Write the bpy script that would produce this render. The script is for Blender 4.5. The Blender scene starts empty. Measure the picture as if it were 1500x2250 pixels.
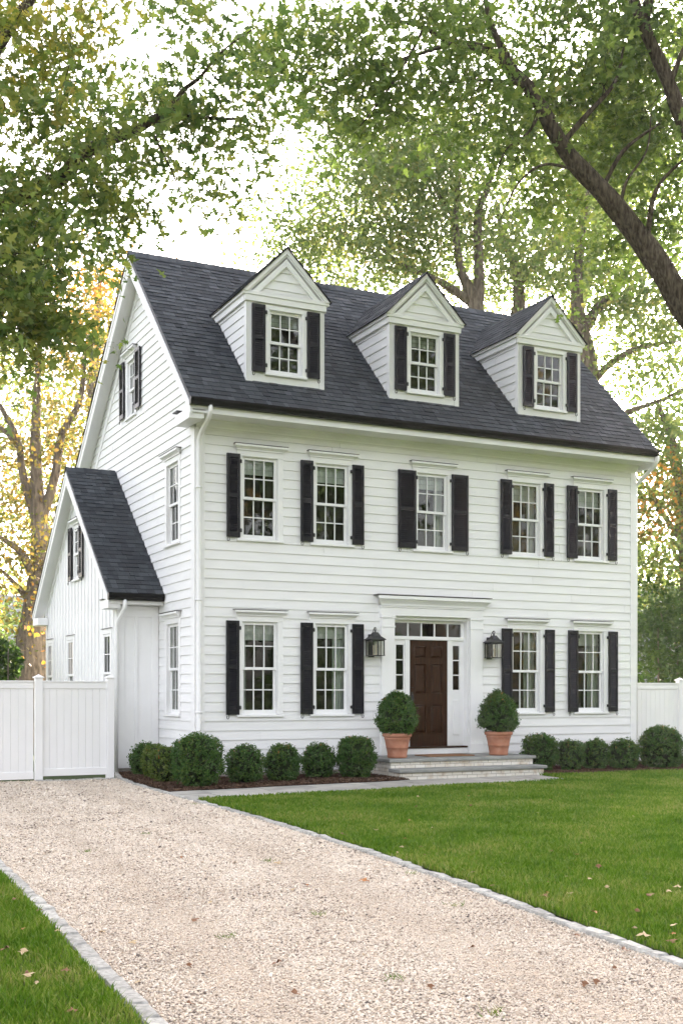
import bpy, math, random
import numpy as np
from mathutils import Vector, Matrix
random.seed(7)
rng = np.random.default_rng(11)
R = math.radians
HAZE = 0.0004
scene = bpy.context.scene
C = scene.collection

# ------------------------------------------------------------------ camera numbers
F_PX, HORIZON, EYE, YAW = 2593.2, 1524.0, 1.55, R(26.2027)
cY, sY = math.cos(YAW), math.sin(YAW)
CAM = Vector((-6.939, -19.990, EYE))

def P(px, py, d):
    """world point seen at photo pixel (px, py) at depth d metres"""
    r = (px - 750) / F_PX * d
    return Vector((CAM.x + r * cY + d * sY, CAM.y - r * sY + d * cY, EYE + (HORIZON - py) / F_PX * d))

def G(px, py, z=0.0):
    return P(px, py, F_PX * (EYE - z) / (py - HORIZON))

# ------------------------------------------------------------------ materials
def new_mat(name):
    m = bpy.data.materials.new(name); m.use_nodes = True
    nt = m.node_tree; b = nt.nodes['Principled BSDF']
    return m, nt, b

def N(nt, kind, **kw):
    n = nt.nodes.new(kind)
    for k, v in kw.items():
        if k in n.inputs: n.inputs[k].default_value = v
        else: setattr(n, k, v)
    return n

def ramp(nt, stops, interp='LINEAR'):
    n = nt.nodes.new('ShaderNodeValToRGB'); e = n.color_ramp.elements
    n.color_ramp.interpolation = interp
    while len(e) < len(stops): e.new(0.5)
    for i, (p, c) in enumerate(stops):
        e[i].position = p; e[i].color = (*c, 1)
    return n

def noise(nt, scale, detail=4, rough=0.55, coord='Object', vec=None, stretch=None):
    n = N(nt, 'ShaderNodeTexNoise', Scale=scale, Detail=detail, Roughness=rough)
    tc = N(nt, 'ShaderNodeTexCoord')
    src = tc.outputs[coord] if vec is None else vec
    if stretch:
        mp = N(nt, 'ShaderNodeMapping'); mp.inputs['Scale'].default_value = stretch
        nt.links.new(src, mp.inputs['Vector']); src = mp.outputs['Vector']
    nt.links.new(src, n.inputs['Vector'])
    return n

def bump(nt, b, src, strength=0.3, dist=0.01):
    bn = N(nt, 'ShaderNodeBump', Strength=strength, Distance=dist)
    nt.links.new(src, bn.inputs['Height']); nt.links.new(bn.outputs['Normal'], b.inputs['Normal'])
    return bn

def mat_noise(name, c0, c1, scale, rough=0.6, bs=0.2, bd=0.01, spec=0.3, detail=5, stretch=None, island=0.0, lo=0.3, hi=0.7):
    m, nt, b = new_mat(name)
    n = noise(nt, scale, detail, stretch=stretch)
    rp = ramp(nt, [(lo, c0), (hi, c1)])
    nt.links.new(n.outputs['Fac'], rp.inputs['Fac'])
    col = rp.outputs['Color']
    if island:
        g = N(nt, 'ShaderNodeNewGeometry')
        mr = N(nt, 'ShaderNodeMapRange'); mr.inputs['To Min'].default_value = 1 - island; mr.inputs['To Max'].default_value = 1 + island
        nt.links.new(g.outputs['Random Per Island'], mr.inputs['Value'])
        mx = N(nt, 'ShaderNodeMix', data_type='RGBA', blend_type='MULTIPLY'); mx.inputs[0].default_value = 1
        nt.links.new(col, mx.inputs[6]); nt.links.new(mr.outputs[0], mx.inputs[7]); col = mx.outputs[2]
    nt.links.new(col, b.inputs['Base Color'])
    b.inputs['Roughness'].default_value = rough
    b.inputs['Specular IOR Level'].default_value = spec
    if bs: bump(nt, b, n.outputs['Fac'], bs, bd)
    return m

def mat_leaf(name, stops, trans=0.45, gain=1.25, tval=2.1):
    """leaves: colour differs leaf by leaf; light passes through"""
    m, nt, b = new_mat(name)
    stops = [(p, tuple(v * gain for v in c)) for p, c in stops]
    g = N(nt, 'ShaderNodeNewGeometry')
    n = noise(nt, 0.45, 2, coord='Object')
    mx = N(nt, 'ShaderNodeMath', operation='MULTIPLY_ADD'); mx.inputs[1].default_value = 0.55
    md = N(nt, 'ShaderNodeMath', operation='MULTIPLY'); md.inputs[1].default_value = 0.55
    nt.links.new(g.outputs['Random Per Island'], mx.inputs[0])
    nt.links.new(n.outputs['Fac'], md.inputs[0]); nt.links.new(md.outputs[0], mx.inputs[2])
    rp = ramp(nt, stops); nt.links.new(mx.outputs[0], rp.inputs['Fac'])
    nt.links.new(rp.outputs['Color'], b.inputs['Base Color'])
    b.inputs['Roughness'].default_value = 0.55
    b.inputs['Specular IOR Level'].default_value = 0.25
    tr = N(nt, 'ShaderNodeBsdfTranslucent')
    hs = N(nt, 'ShaderNodeHueSaturation'); hs.inputs['Hue'].default_value = 0.495; hs.inputs['Saturation'].default_value = 1.1; hs.inputs['Value'].default_value = tval
    nt.links.new(rp.outputs['Color'], hs.inputs['Color']); nt.links.new(hs.outputs['Color'], tr.inputs['Color'])
    ms = N(nt, 'ShaderNodeMixShader'); ms.inputs[0].default_value = trans
    nt.links.new(b.outputs[0], ms.inputs[1]); nt.links.new(tr.outputs[0], ms.inputs[2])
    nt.links.new(ms.outputs[0], nt.nodes['Material Output'].inputs['Surface'])
    return m

M = {}
M['siding'] = mat_noise('white_siding_paint', (0.77, 0.77, 0.765), (0.83, 0.83, 0.825), 1.3, 0.55, 0.12, 0.002, 0.3, stretch=(1, 1, 6), island=0.02)
M['trim'] = mat_noise('white_trim_paint', (0.79, 0.79, 0.785), (0.84, 0.84, 0.835), 2.0, 0.5, 0.06, 0.002, 0.35)
M['vinyl'] = mat_noise('white_vinyl', (0.80, 0.80, 0.80), (0.84, 0.84, 0.84), 1.5, 0.4, 0.03, 0.002, 0.4)
M['shutter'] = mat_noise('black_shutter_paint', (0.006, 0.006, 0.009), (0.010, 0.0105, 0.015), 6, 0.32, 0.06, 0.002, 0.3)
M['gutter'] = mat_noise('black_gutter_metal', (0.004, 0.004, 0.004), (0.008, 0.008, 0.008), 3, 0.35, 0.03, 0.002, 0.15)
M['iron'] = mat_noise('black_iron', (0.012, 0.012, 0.013), (0.03, 0.03, 0.032), 12, 0.5, 0.1, 0.002, 0.4)
M['leadcap'] = mat_noise('dark_drip_cap', (0.07, 0.068, 0.065), (0.13, 0.125, 0.12), 9, 0.6, 0.1, 0.002)
M['foundation'] = mat_noise('stone_foundation', (0.20, 0.18, 0.15), (0.34, 0.31, 0.27), 4, 0.85, 0.5, 0.02)
M['bluestone'] = mat_noise('bluestone', (0.20, 0.205, 0.195), (0.32, 0.325, 0.305), 3.5, 0.7, 0.3, 0.006, 0.3, island=0.06)
M['pathstone'] = mat_noise('path_flagstone', (0.25, 0.245, 0.225), (0.40, 0.38, 0.34), 3.0, 0.75, 0.3, 0.006, 0.3, island=0.16)
M['kerbstone'] = mat_noise('granite_kerb', (0.23, 0.225, 0.205), (0.47, 0.46, 0.425), 26, 0.85, 0.8, 0.012, 0.3, island=0.18)
M['bark'] = mat_noise('bark', (0.018, 0.014, 0.008), (0.098, 0.078, 0.050), 26, 0.9, 1.0, 0.04, 0.1, detail=10, stretch=(1, 1, 0.22), lo=0.34, hi=0.68)
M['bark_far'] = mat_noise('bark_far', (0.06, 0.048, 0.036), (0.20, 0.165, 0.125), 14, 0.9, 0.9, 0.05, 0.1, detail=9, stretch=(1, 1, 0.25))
M['terracotta'] = mat_noise('terracotta', (0.33, 0.13, 0.075), (0.47, 0.235, 0.155), 7, 0.8, 0.25, 0.006, 0.2, detail=7)
M['soil'] = mat_noise('dark_soil', (0.02, 0.014, 0.01), (0.06, 0.04, 0.028), 40, 0.95, 0.8, 0.02, 0.1)
M['mulch'] = mat_noise('brown_mulch', (0.04, 0.024, 0.016), (0.17, 0.105, 0.07), 60, 0.95, 0.9, 0.02, 0.1, island=0.5)
M['lawn_soil'] = mat_noise('lawn_turf', (0.045, 0.075, 0.014), (0.085, 0.12, 0.025), 30, 0.95, 0.8, 0.02, 0.1)
M['ground'] = mat_noise('meadow_ground', (0.03, 0.05, 0.016), (0.075, 0.10, 0.035), 0.6, 0.95, 0.6, 0.05, 0.1)
M['brass'] = mat_noise('aged_brass', (0.10, 0.07, 0.035), (0.2, 0.14, 0.07), 20, 0.35, 0.05, 0.001, 0.5)
M['candle'] = mat_noise('ivory_candle', (0.55, 0.48, 0.36), (0.66, 0.6, 0.46), 8, 0.5, 0.02, 0.001, 0.3)
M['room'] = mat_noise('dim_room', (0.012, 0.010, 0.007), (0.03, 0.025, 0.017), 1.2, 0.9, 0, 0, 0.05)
M['grey_shingle'] = mat_noise('grey_shingle_wall', (0.22, 0.23, 0.24), (0.36, 0.37, 0.38), 3, 0.8, 0.3, 0.02, 0.2)

def m_curtain():
    m, nt, b = new_mat('pale_curtain')
    n = noise(nt, 9, 2, stretch=(4, 4, 0.15)); rp = ramp(nt, [(0.3, (0.52, 0.58, 0.53)), (0.7, (0.80, 0.84, 0.79))])
    nt.links.new(n.outputs['Fac'], rp.inputs['Fac']); nt.links.new(rp.outputs['Color'], b.inputs['Base Color'])
    b.inputs['Roughness'].default_value = 0.9
    return m
M['curtain'] = m_curtain()

def m_glass():
    m, nt, b = new_mat('window_glass'); nt.nodes.remove(b)
    out = nt.nodes['Material Output']
    t = N(nt, 'ShaderNodeBsdfTransparent'); t.inputs['Color'].default_value = (0.84, 0.87, 0.84, 1)
    g = N(nt, 'ShaderNodeBsdfGlossy'); g.inputs['Roughness'].default_value = 0.015; g.inputs['Color'].default_value = (0.95, 0.97, 0.95, 1)
    fr = N(nt, 'ShaderNodeFresnel', IOR=1.62)
    nz = noise(nt, 1.7, 2)
    bn = N(nt, 'ShaderNodeBump', Strength=0.06, Distance=0.02)
    nt.links.new(nz.outputs['Fac'], bn.inputs['Height']); nt.links.new(bn.outputs['Normal'], g.inputs['Normal'])
    ms = N(nt, 'ShaderNodeMixShader')
    nt.links.new(fr.outputs[0], ms.inputs[0]); nt.links.new(t.outputs[0], ms.inputs[1]); nt.links.new(g.outputs[0], ms.inputs[2])
    nt.links.new(ms.outputs[0], out.inputs['Surface'])
    return m
M['glass'] = m_glass()
def m_lglass():
    m, nt, b = new_mat('lantern_glass'); nt.nodes.remove(b)
    t = N(nt, 'ShaderNodeBsdfTransparent'); t.inputs['Color'].default_value = (0.93, 0.93, 0.9, 1)
    g = N(nt, 'ShaderNodeBsdfGlossy'); g.inputs['Roughness'].default_value = 0.03
    ms = N(nt, 'ShaderNodeMixShader'); ms.inputs[0].default_value = 0.07
    nt.links.new(t.outputs[0], ms.inputs[1]); nt.links.new(g.outputs[0], ms.inputs[2])
    nt.links.new(ms.outputs[0], nt.nodes['Material Output'].inputs['Surface'])
    return m
M['lglass'] = m_lglass()

def m_shingle():
    m, nt, b = new_mat('asphalt_shingles')
    g = N(nt, 'ShaderNodeNewGeometry')
    rp = ramp(nt, [(0.0, (0.023, 0.027, 0.033)), (0.45, (0.033, 0.039, 0.046)), (0.8, (0.043, 0.050, 0.058)), (1.0, (0.060, 0.068, 0.077))])
    nt.links.new(g.outputs['Random Per Island'], rp.inputs['Fac'])
    n1 = noise(nt, 220, 3); n2 = noise(nt, 0.8, 4)
    r1 = ramp(nt, [(0.3, (0.6, 0.6, 0.6)), (0.7, (1.4, 1.4, 1.4))]); nt.links.new(n1.outputs['Fac'], r1.inputs['Fac'])
    r2 = ramp(nt, [(0.3, (0.85, 0.85, 0.86)), (0.7, (1.2, 1.18, 1.15))]); nt.links.new(n2.outputs['Fac'], r2.inputs['Fac'])
    a = N(nt, 'ShaderNodeMix', data_type='RGBA', blend_type='MULTIPLY'); a.inputs[0].default_value = 1
    nt.links.new(rp.outputs['Color'], a.inputs[6]); nt.links.new(r1.outputs['Color'], a.inputs[7])
    c = N(nt, 'ShaderNodeMix', data_type='RGBA', blend_type='MULTIPLY'); c.inputs[0].default_value = 1
    nt.links.new(a.outputs[2], c.inputs[6]); nt.links.new(r2.outputs['Color'], c.inputs[7])
    nt.links.new(c.outputs[2], b.inputs['Base Color'])
    b.inputs['Roughness'].default_value = 0.85; b.inputs['Specular IOR Level'].default_value = 0.25
    bump(nt, b, n1.outputs['Fac'], 0.5, 0.004)
    return m
M['shingle'] = m_shingle()

def m_wood():
    m, nt, b = new_mat('dark_mahogany')
    n = noise(nt, 5, 6, stretch=(9, 9, 0.6))
    rp = ramp(nt, [(0.25, (0.010, 0.004, 0.0015)), (0.55, (0.034, 0.0125, 0.004)), (0.8, (0.070, 0.028, 0.009))])
    nt.links.new(n.outputs['Fac'], rp.inputs['Fac']); nt.links.new(rp.outputs['Color'], b.inputs['Base Color'])
    b.inputs['Roughness'].default_value = 0.4; b.inputs['Specular IOR Level'].default_value = 0.14
    bump(nt, b, n.outputs['Fac'], 0.1, 0.003)
    return m
M['door'] = m_wood()

def m_brick():
    m, nt, b = new_mat('whitewashed_brick')
    geo = N(nt, 'ShaderNodeNewGeometry')
    tc = N(nt, 'ShaderNodeTexCoord')
    sep = N(nt, 'ShaderNodeSeparateXYZ'); nt.links.new(tc.outputs['Object'], sep.inputs[0])
    ad = N(nt, 'ShaderNodeMath', operation='ADD'); nt.links.new(sep.outputs[0], ad.inputs[0]); nt.links.new(sep.outputs[1], ad.inputs[1])
    cb = N(nt, 'ShaderNodeCombineXYZ'); nt.links.new(ad.outputs[0], cb.inputs[0]); nt.links.new(sep.outputs[2], cb.inputs[1])
    br = N(nt, 'ShaderNodeTexBrick'); nt.links.new(cb.outputs[0], br.inputs['Vector'])
    br.inputs['Scale'].default_value = 1.0
    br.inputs['Brick Width'].default_value = 0.21; br.inputs['Row Height'].default_value = 0.062
    br.inputs['Mortar Size'].default_value = 0.006; br.inputs['Mortar Smooth'].default_value = 0.3
    br.inputs['Color1'].default_value = (0.82, 0.79, 0.73, 1); br.inputs['Color2'].default_value = (0.72, 0.67, 0.59, 1)
    br.inputs['Mortar'].default_value = (0.42, 0.385, 0.33, 1)
    n = noise(nt, 5, 6); rp = ramp(nt, [(0.50, (1, 1, 1)), (0.72, (0.66, 0.54, 0.42))]); nt.links.new(n.outputs['Fac'], rp.inputs['Fac'])
    mx = N(nt, 'ShaderNodeMix', data_type='RGBA', blend_type='MULTIPLY'); mx.inputs[0].default_value = 1
    nt.links.new(br.outputs['Color'], mx.inputs[6]); nt.links.new(rp.outputs['Color'], mx.inputs[7])
    nt.links.new(mx.outputs[2], b.inputs['Base Color']); b.inputs['Roughness'].default_value = 0.85
    inv = N(nt, 'ShaderNodeMath', operation='MULTIPLY_ADD'); inv.inputs[1].default_value = -1.0
    nt.links.new(br.outputs['Fac'], inv.inputs[0]); nt.links.new(n.outputs['Fac'], inv.inputs[2])
    bump(nt, b, inv.outputs[0], 0.7, 0.008)
    return m
M['brick'] = m_brick()

def m_gravel(name, island):
    m, nt, b = new_mat(name)
    stops = [(0.0, (0.10, 0.085, 0.075)), (0.06, (0.30, 0.24, 0.195)), (0.17, (0.52, 0.425, 0.33)), (0.5, (0.655, 0.56, 0.45)), (0.75, (0.605, 0.53, 0.445)), (1.0, (0.76, 0.68, 0.575))]
    rp = ramp(nt, stops)
    if island:
        g = N(nt, 'ShaderNodeNewGeometry'); nz = noise(nt, 1.1, 4, 0.6); pw = N(nt, 'ShaderNodeMath', operation='MULTIPLY_ADD'); pw.inputs[1].default_value = 2.6; pw.inputs[2].default_value = -0.35
        nt.links.new(nz.outputs['Fac'], pw.inputs[0])
        ex = N(nt, 'ShaderNodeMath', operation='POWER'); nt.links.new(g.outputs['Random Per Island'], ex.inputs[0])
        iv = N(nt, 'ShaderNodeMath', operation='MAXIMUM'); iv.inputs[1].default_value = 0.35; nt.links.new(pw.outputs[0], iv.inputs[0]); nt.links.new(iv.outputs[0], ex.inputs[1])
        nt.links.new(ex.outputs[0], rp.inputs['Fac'])
        nt.links.new(rp.outputs['Color'], b.inputs['Base Color'])
    else:
        tc = N(nt, 'ShaderNodeTexCoord')
        v = N(nt, 'ShaderNodeTexVoronoi', Scale=70.0); nt.links.new(tc.outputs['Object'], v.inputs['Vector'])
        sp = N(nt, 'ShaderNodeSeparateColor'); nt.links.new(v.outputs['Color'], sp.inputs[0])
        nt.links.new(sp.outputs[0], rp.inputs['Fac'])
        mx = N(nt, 'ShaderNodeMix', data_type='RGBA', blend_type='MULTIPLY'); mx.inputs[0].default_value = 1
        mx.inputs[7].default_value = (0.8, 0.77, 0.74, 1)
        nt.links.new(rp.outputs['Color'], mx.inputs[6]); nt.links.new(mx.outputs[2], b.inputs['Base Color'])
        iv = N(nt, 'ShaderNodeMath', operation='SUBTRACT'); iv.inputs[0].default_value = 1.0
        nt.links.new(v.outputs['Distance'], iv.inputs[1])
        bump(nt, b, iv.outputs[0], 0.8, 0.012)
    b.inputs['Roughness'].default_value = 0.85; b.inputs['Specular IOR Level'].default_value = 0.2
    return m
M['gravel'] = m_gravel('gravel_bed', False)
M['pebble'] = m_gravel('gravel_pebbles', True)

def m_grass():
    m, nt, b = new_mat('grass_blades')
    g = N(nt, 'ShaderNodeNewGeometry'); n = noise(nt, 0.8, 5, 0.7)
    a = N(nt, 'ShaderNodeMath', operation='MULTIPLY_ADD'); a.inputs[1].default_value = 0.38
    k = N(nt, 'ShaderNodeMath', operation='MULTIPLY'); k.inputs[1].default_value = 0.95
    nt.links.new(g.outputs['Random Per Island'], a.inputs[0]); nt.links.new(n.outputs['Fac'], k.inputs[0]); nt.links.new(k.outputs[0], a.inputs[2])
    rp = ramp(nt, [(0.20, (0.022, 0.066, 0.003)), (0.40, (0.045, 0.118, 0.005)), (0.58, (0.078, 0.165, 0.008)), (0.76, (0.145, 0.225, 0.024)), (0.97, (0.30, 0.29, 0.09))])
    nt.links.new(a.outputs[0], rp.inputs['Fac']); nt.links.new(rp.outputs['Color'], b.inputs['Base Color'])
    b.inputs['Roughness'].default_value = 0.6; b.inputs['Specular IOR Level'].default_value = 0.12
    tr = N(nt, 'ShaderNodeBsdfTranslucent'); nt.links.new(rp.outputs['Color'], tr.inputs['Color'])
    ms = N(nt, 'ShaderNodeMixShader'); ms.inputs[0].default_value = 0.3
    nt.links.new(b.outputs[0], ms.inputs[1]); nt.links.new(tr.outputs[0], ms.inputs[2])
    nt.links.new(ms.outputs[0], nt.nodes['Material Output'].inputs['Surface'])
    return m
M['grass'] = m_grass()

def m_mat_coir():
    m, nt, b = new_mat('coir')
    n = noise(nt, 60, 3, stretch=(1, 6, 1)); rp = ramp(nt, [(0.3, (0.16, 0.075, 0.03)), (0.7, (0.34, 0.18, 0.085))])
    nt.links.new(n.outputs['Fac'], rp.inputs['Fac']); nt.links.new(rp.outputs['Color'], b.inputs['Base Color'])
    b.inputs['Roughness'].default_value = 0.95; bump(nt, b, n.outputs['Fac'], 0.7, 0.01)
    return m
M['coir'] = m_mat_coir()

GREEN = [(0.15, (0.024, 0.046, 0.014)), (0.38, (0.052, 0.086, 0.022)), (0.62, (0.090, 0.122, 0.032)), (0.85, (0.155, 0.165, 0.042)), (1.0, (0.32, 0.21, 0.05))]
M['leaf_near'] = mat_leaf('maple_leaves', GREEN, 0.5)
M['leaf_gold'] = mat_leaf('yellowing_maple_leaves', [(0.15, (0.045, 0.075, 0.016)), (0.45, (0.09, 0.115, 0.026)), (0.7, (0.16, 0.16, 0.034)), (1.0, (0.27, 0.20, 0.045))], 0.5)
M['leaf_right'] = mat_leaf('maple_leaves_right', [(0.15, (0.026, 0.048, 0.014)), (0.38, (0.055, 0.088, 0.022)), (0.65, (0.084, 0.125, 0.030)), (0.92, (0.135, 0.165, 0.040)), (1.0, (0.30, 0.18, 0.05))], 0.5)
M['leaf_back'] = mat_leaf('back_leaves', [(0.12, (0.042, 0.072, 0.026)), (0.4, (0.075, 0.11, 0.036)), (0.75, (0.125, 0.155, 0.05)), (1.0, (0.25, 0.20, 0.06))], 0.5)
M['leaf_autumn'] = mat_leaf('autumn_leaves', [(0.05, (0.05, 0.085, 0.018)), (0.35, (0.10, 0.115, 0.030)), (0.6, (0.18, 0.155, 0.042)), (0.85, (0.27, 0.18, 0.055)), (1.0, (0.30, 0.13, 0.045))], 0.45, 1.0, 1.3)
M['leaf_orange'] = mat_leaf('orange_leaves', [(0.05, (0.14, 0.13, 0.03)), (0.4, (0.30, 0.20, 0.05)), (1.0, (0.38, 0.16, 0.05))], 0.5, 1.1, 1.4)
M['leaf_dark'] = mat_leaf('dark_shrub_leaves', [(0.1, (0.016, 0.036, 0.010)), (0.6, (0.040, 0.075, 0.018)), (1.0, (0.085, 0.11, 0.03))], 0.35)
M['leaf_box'] = mat_leaf('boxwood_leaves', [(0.05, (0.012, 0.034, 0.008)), (0.5, (0.028, 0.068, 0.014)), (0.85, (0.055, 0.105, 0.022)), (1.0, (0.12, 0.13, 0.03))], 0.3, 1.5, 1.6)
M['leaf_box_yellow'] = mat_leaf('boxwood_leaves_bright', [(0.05, (0.02, 0.045, 0.008)), (0.5, (0.055, 0.095, 0.016)), (0.85, (0.10, 0.13, 0.025)), (1.0, (0.18, 0.12, 0.03))], 0.3, 1.3, 1.6)
M['box_core'] = mat_noise('boxwood_core', (0.006, 0.012, 0.004), (0.02, 0.03, 0.01), 20, 0.9, 0.5, 0.02, 0.1)  # near-black colour carries the shade deep inside the shrub
M['fall_orange'] = mat_noise('fallen_orange', (0.30, 0.11, 0.03), (0.45, 0.20, 0.06), 14, 0.7, 0.2, 0.003)
M['fall_brown'] = mat_noise('fallen_brown', (0.13, 0.06, 0.03), (0.26, 0.13, 0.065), 14, 0.8, 0.2, 0.003)
M['fall_tan'] = mat_noise('fallen_tan', (0.38, 0.27, 0.15), (0.55, 0.43, 0.26), 14, 0.8, 0.2, 0.003)

# ------------------------------------------------------------------ mesh builder
class MB:
    def __init__(s): s.v = []; s.f = []; s.m = []
    def add(s, vs, fs, mi=0):
        o = len(s.v); s.v += [tuple(v) for v in vs]; s.f += [tuple(i + o for i in f) for f in fs]; s.m += [mi] * len(fs)
    def quad(s, a, b, c, d, mi=0): s.add([a, b, c, d], [(0, 1, 2, 3)], mi)
    def box(s, x0, x1, y0, y1, z0, z1, mi=0, bev=0.0):
        if bev <= 0:
            s.add([(x0, y0, z0), (x1, y0, z0), (x1, y1, z0), (x0, y1, z0), (x0, y0, z1), (x1, y0, z1), (x1, y1, z1), (x0, y1, z1)],
                  [(0, 3, 2, 1), (4, 5, 6, 7), (0, 1, 5, 4), (1, 2, 6, 5), (2, 3, 7, 6), (3, 0, 4, 7)], mi)
        else:
            b = bev; X = (x0, x1); Y = (y0, y1); Z = (z0, z1); vs = []; idx = {}
            sg = (1, -1)
            for i in (0, 1):
                for j in (0, 1):
                    for k in (0, 1):
                        for ax in range(3):
                            p = [X[i], Y[j], Z[k]]
                            for a, q in ((0, i), (1, j), (2, k)):
                                if a != ax: p[a] += sg[q] * b
                            idx[(i, j, k, ax)] = len(vs); vs.append(tuple(p))
            fs = []
            for ax in range(3):          # faces
                o = [a for a in range(3) if a != ax]
                for side in (0, 1):
                    q = []
                    for u, w in ((0, 0), (1, 0), (1, 1), (0, 1)):
                        c = [0, 0, 0]; c[ax] = side; c[o[0]] = u; c[o[1]] = w
                        q.append(idx[(c[0], c[1], c[2], ax)])
                    fs.append(q)
            for ax in range(3):          # edges along ax
                o = [a for a in range(3) if a != ax]
                for u in (0, 1):
                    for w in (0, 1):
                        c0 = [0, 0, 0]; c0[o[0]] = u; c0[o[1]] = w; c1 = list(c0); c1[ax] = 1
                        fs.append([idx[(*c0, o[0])], idx[(*c0, o[1])], idx[(*c1, o[1])], idx[(*c1, o[0])]])
            for i in (0, 1):
                for j in (0, 1):
                    for k in (0, 1): fs.append([idx[(i, j, k, 0)], idx[(i, j, k, 1)], idx[(i, j, k, 2)]])
            s.add(vs, fs, mi)
    def prism(s, poly, vec, mi=0):
        """closed prism: polygon (3d pts) swept by vec"""
        n = len(poly); vec = Vector(vec)
        a = [Vector(p) for p in poly]; b = [p + vec for p in a]
        s.add(a + b, [tuple(range(n))[::-1], tuple(range(n, 2 * n))] + [(i, (i + 1) % n, n + (i + 1) % n, n + i) for i in range(n)], mi)
    def tube(s, pts, rad, sides=8, mi=0, cap=True):
        pts = [Vector(p) for p in pts]; n = len(pts)
        if not hasattr(rad, '__len__'): rad = [rad] * n
        vs = []; up = Vector((0.13, 0.21, 0.97))
        prev = None
        for i, p in enumerate(pts):
            t = (pts[min(i + 1, n - 1)] - pts[max(i - 1, 0)])
            t = t.normalized() if t.length > 1e-9 else Vector((0, 0, 1))
            if prev is None:
                x = t.cross(up)
                if x.length < 0.1: x = t.cross(Vector((1, 0, 0)))
                x.normalize()
            else:
                x = (prev - t * prev.dot(t)); x.normalize()
            prev = x; y = t.cross(x)
            for k in range(sides):
                a = 2 * math.pi * k / sides
                vs.append(p + (x * math.cos(a) + y * math.sin(a)) * rad[i])
        fs = []
        for i in range(n - 1):
            for k in range(sides):
                k2 = (k + 1) % sides
                fs.append((i * sides + k, i * sides + k2, (i + 1) * sides + k2, (i + 1) * sides + k))
        if cap:
            fs.append(tuple(range(sides))[::-1]); fs.append(tuple((n - 1) * sides + k for k in range(sides)))
        s.add(vs, fs, mi)
    def lathe(s, prof, seg=32, mi=0, c=(0, 0, 0)):
        vs = []; n = len(prof)
        for i in range(seg):
            a = 2 * math.pi * i / seg
            for r, z in prof: vs.append((c[0] + r * math.cos(a), c[1] + r * math.sin(a), c[2] + z))
        fs = []
        for i in range(seg):
            j = (i + 1) % seg
            for k in range(n - 1): fs.append((i * n + k, j * n + k, j * n + k + 1, i * n + k + 1))
        s.add(vs, fs, mi)
    def build(s, name, mats, parent=None, loc=None, rotz=0.0, smooth=False):
        me = bpy.data.meshes.new(name); me.from_pydata(s.v, [], s.f)
        mats = mats if isinstance(mats, (list, tuple)) else [mats]
        for m in mats: me.materials.append(M[m])
        if len(mats) > 1: me.polygons.foreach_set('material_index', s.m)
        if smooth: me.polygons.foreach_set('use_smooth', [True] * len(me.polygons))
        me.update()
        return link(name, me, parent, loc, rotz)

def link(name, me, parent=None, loc=None, rotz=0.0):
    o = bpy.data.objects.new(name, me); C.objects.link(o)
    if parent: o.parent = parent
    if loc is not None: o.location = loc
    if rotz: o.rotation_euler = (0, 0, rotz)
    return o

def np_mesh(name, verts, ftot, floops, mats, smooth=False):
    me = bpy.data.meshes.new(name)
    me.vertices.add(len(verts)); me.vertices.foreach_set('co', np.asarray(verts, np.float32).ravel())
    me.loops.add(len(floops)); me.loops.foreach_set('vertex_index', np.asarray(floops, np.int32))
    me.polygons.add(len(ftot)); ftot = np.asarray(ftot, np.int32)
    st = np.zeros(len(ftot), np.int32); st[1:] = np.cumsum(ftot)[:-1]
    me.polygons.foreach_set('loop_start', st); me.polygons.foreach_set('loop_total', ftot)
    if smooth: me.polygons.foreach_set('use_smooth', np.ones(len(ftot), bool))
    for m in (mats if isinstance(mats, (list, tuple)) else [mats]): me.materials.append(M[m])
    me.update(calc_edges=True); return me

def thing(name, label, cat, loc=(0, 0, 0), rotz=0.0, group=None):
    o = bpy.data.objects.new(name, None); C.objects.link(o); o.empty_display_size = 0.3
    o.location = loc; o.rotation_euler = (0, 0, rotz); tag(o, label, cat, group); return o
def tag(o, label, cat, group=None, kind=None):
    o['label'] = label; o['category'] = cat
    if group: o['group'] = group
    if kind: o['kind'] = kind
    return o
def structure(o): o['kind'] = 'structure'; return o
def stuff(o, label, cat): o['kind'] = 'stuff'; o['label'] = label; o['category'] = cat; return o

# ------------------------------------------------------------------ house
W, PITCH, PH0 = 9.92, 0.1711, 0.0235
house = thing('house', 'white clapboard three-storey house with black shutters and dark shingle roof', 'house')
S_F = (10.431 - 6.637) / (3.176 + 0.675)          # front roof slope
RY, RZ = 3.18, 10.43                               # ridge
S_B = (RZ - 6.79) / (7.69 - RY)
EY, EZ = -0.62, RZ - S_F * (RY + 0.62)             # eave edge
BY = 7.95; BZ = RZ - S_B * (BY - RY)
OX, OXR = 0.30, 0.05                               # rake overhangs left / right
def roof_z(y): return RZ - S_F * (RY - y) if y < RY else RZ - S_B * (y - RY)
HB = 7.35                                          # rear wall

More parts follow.
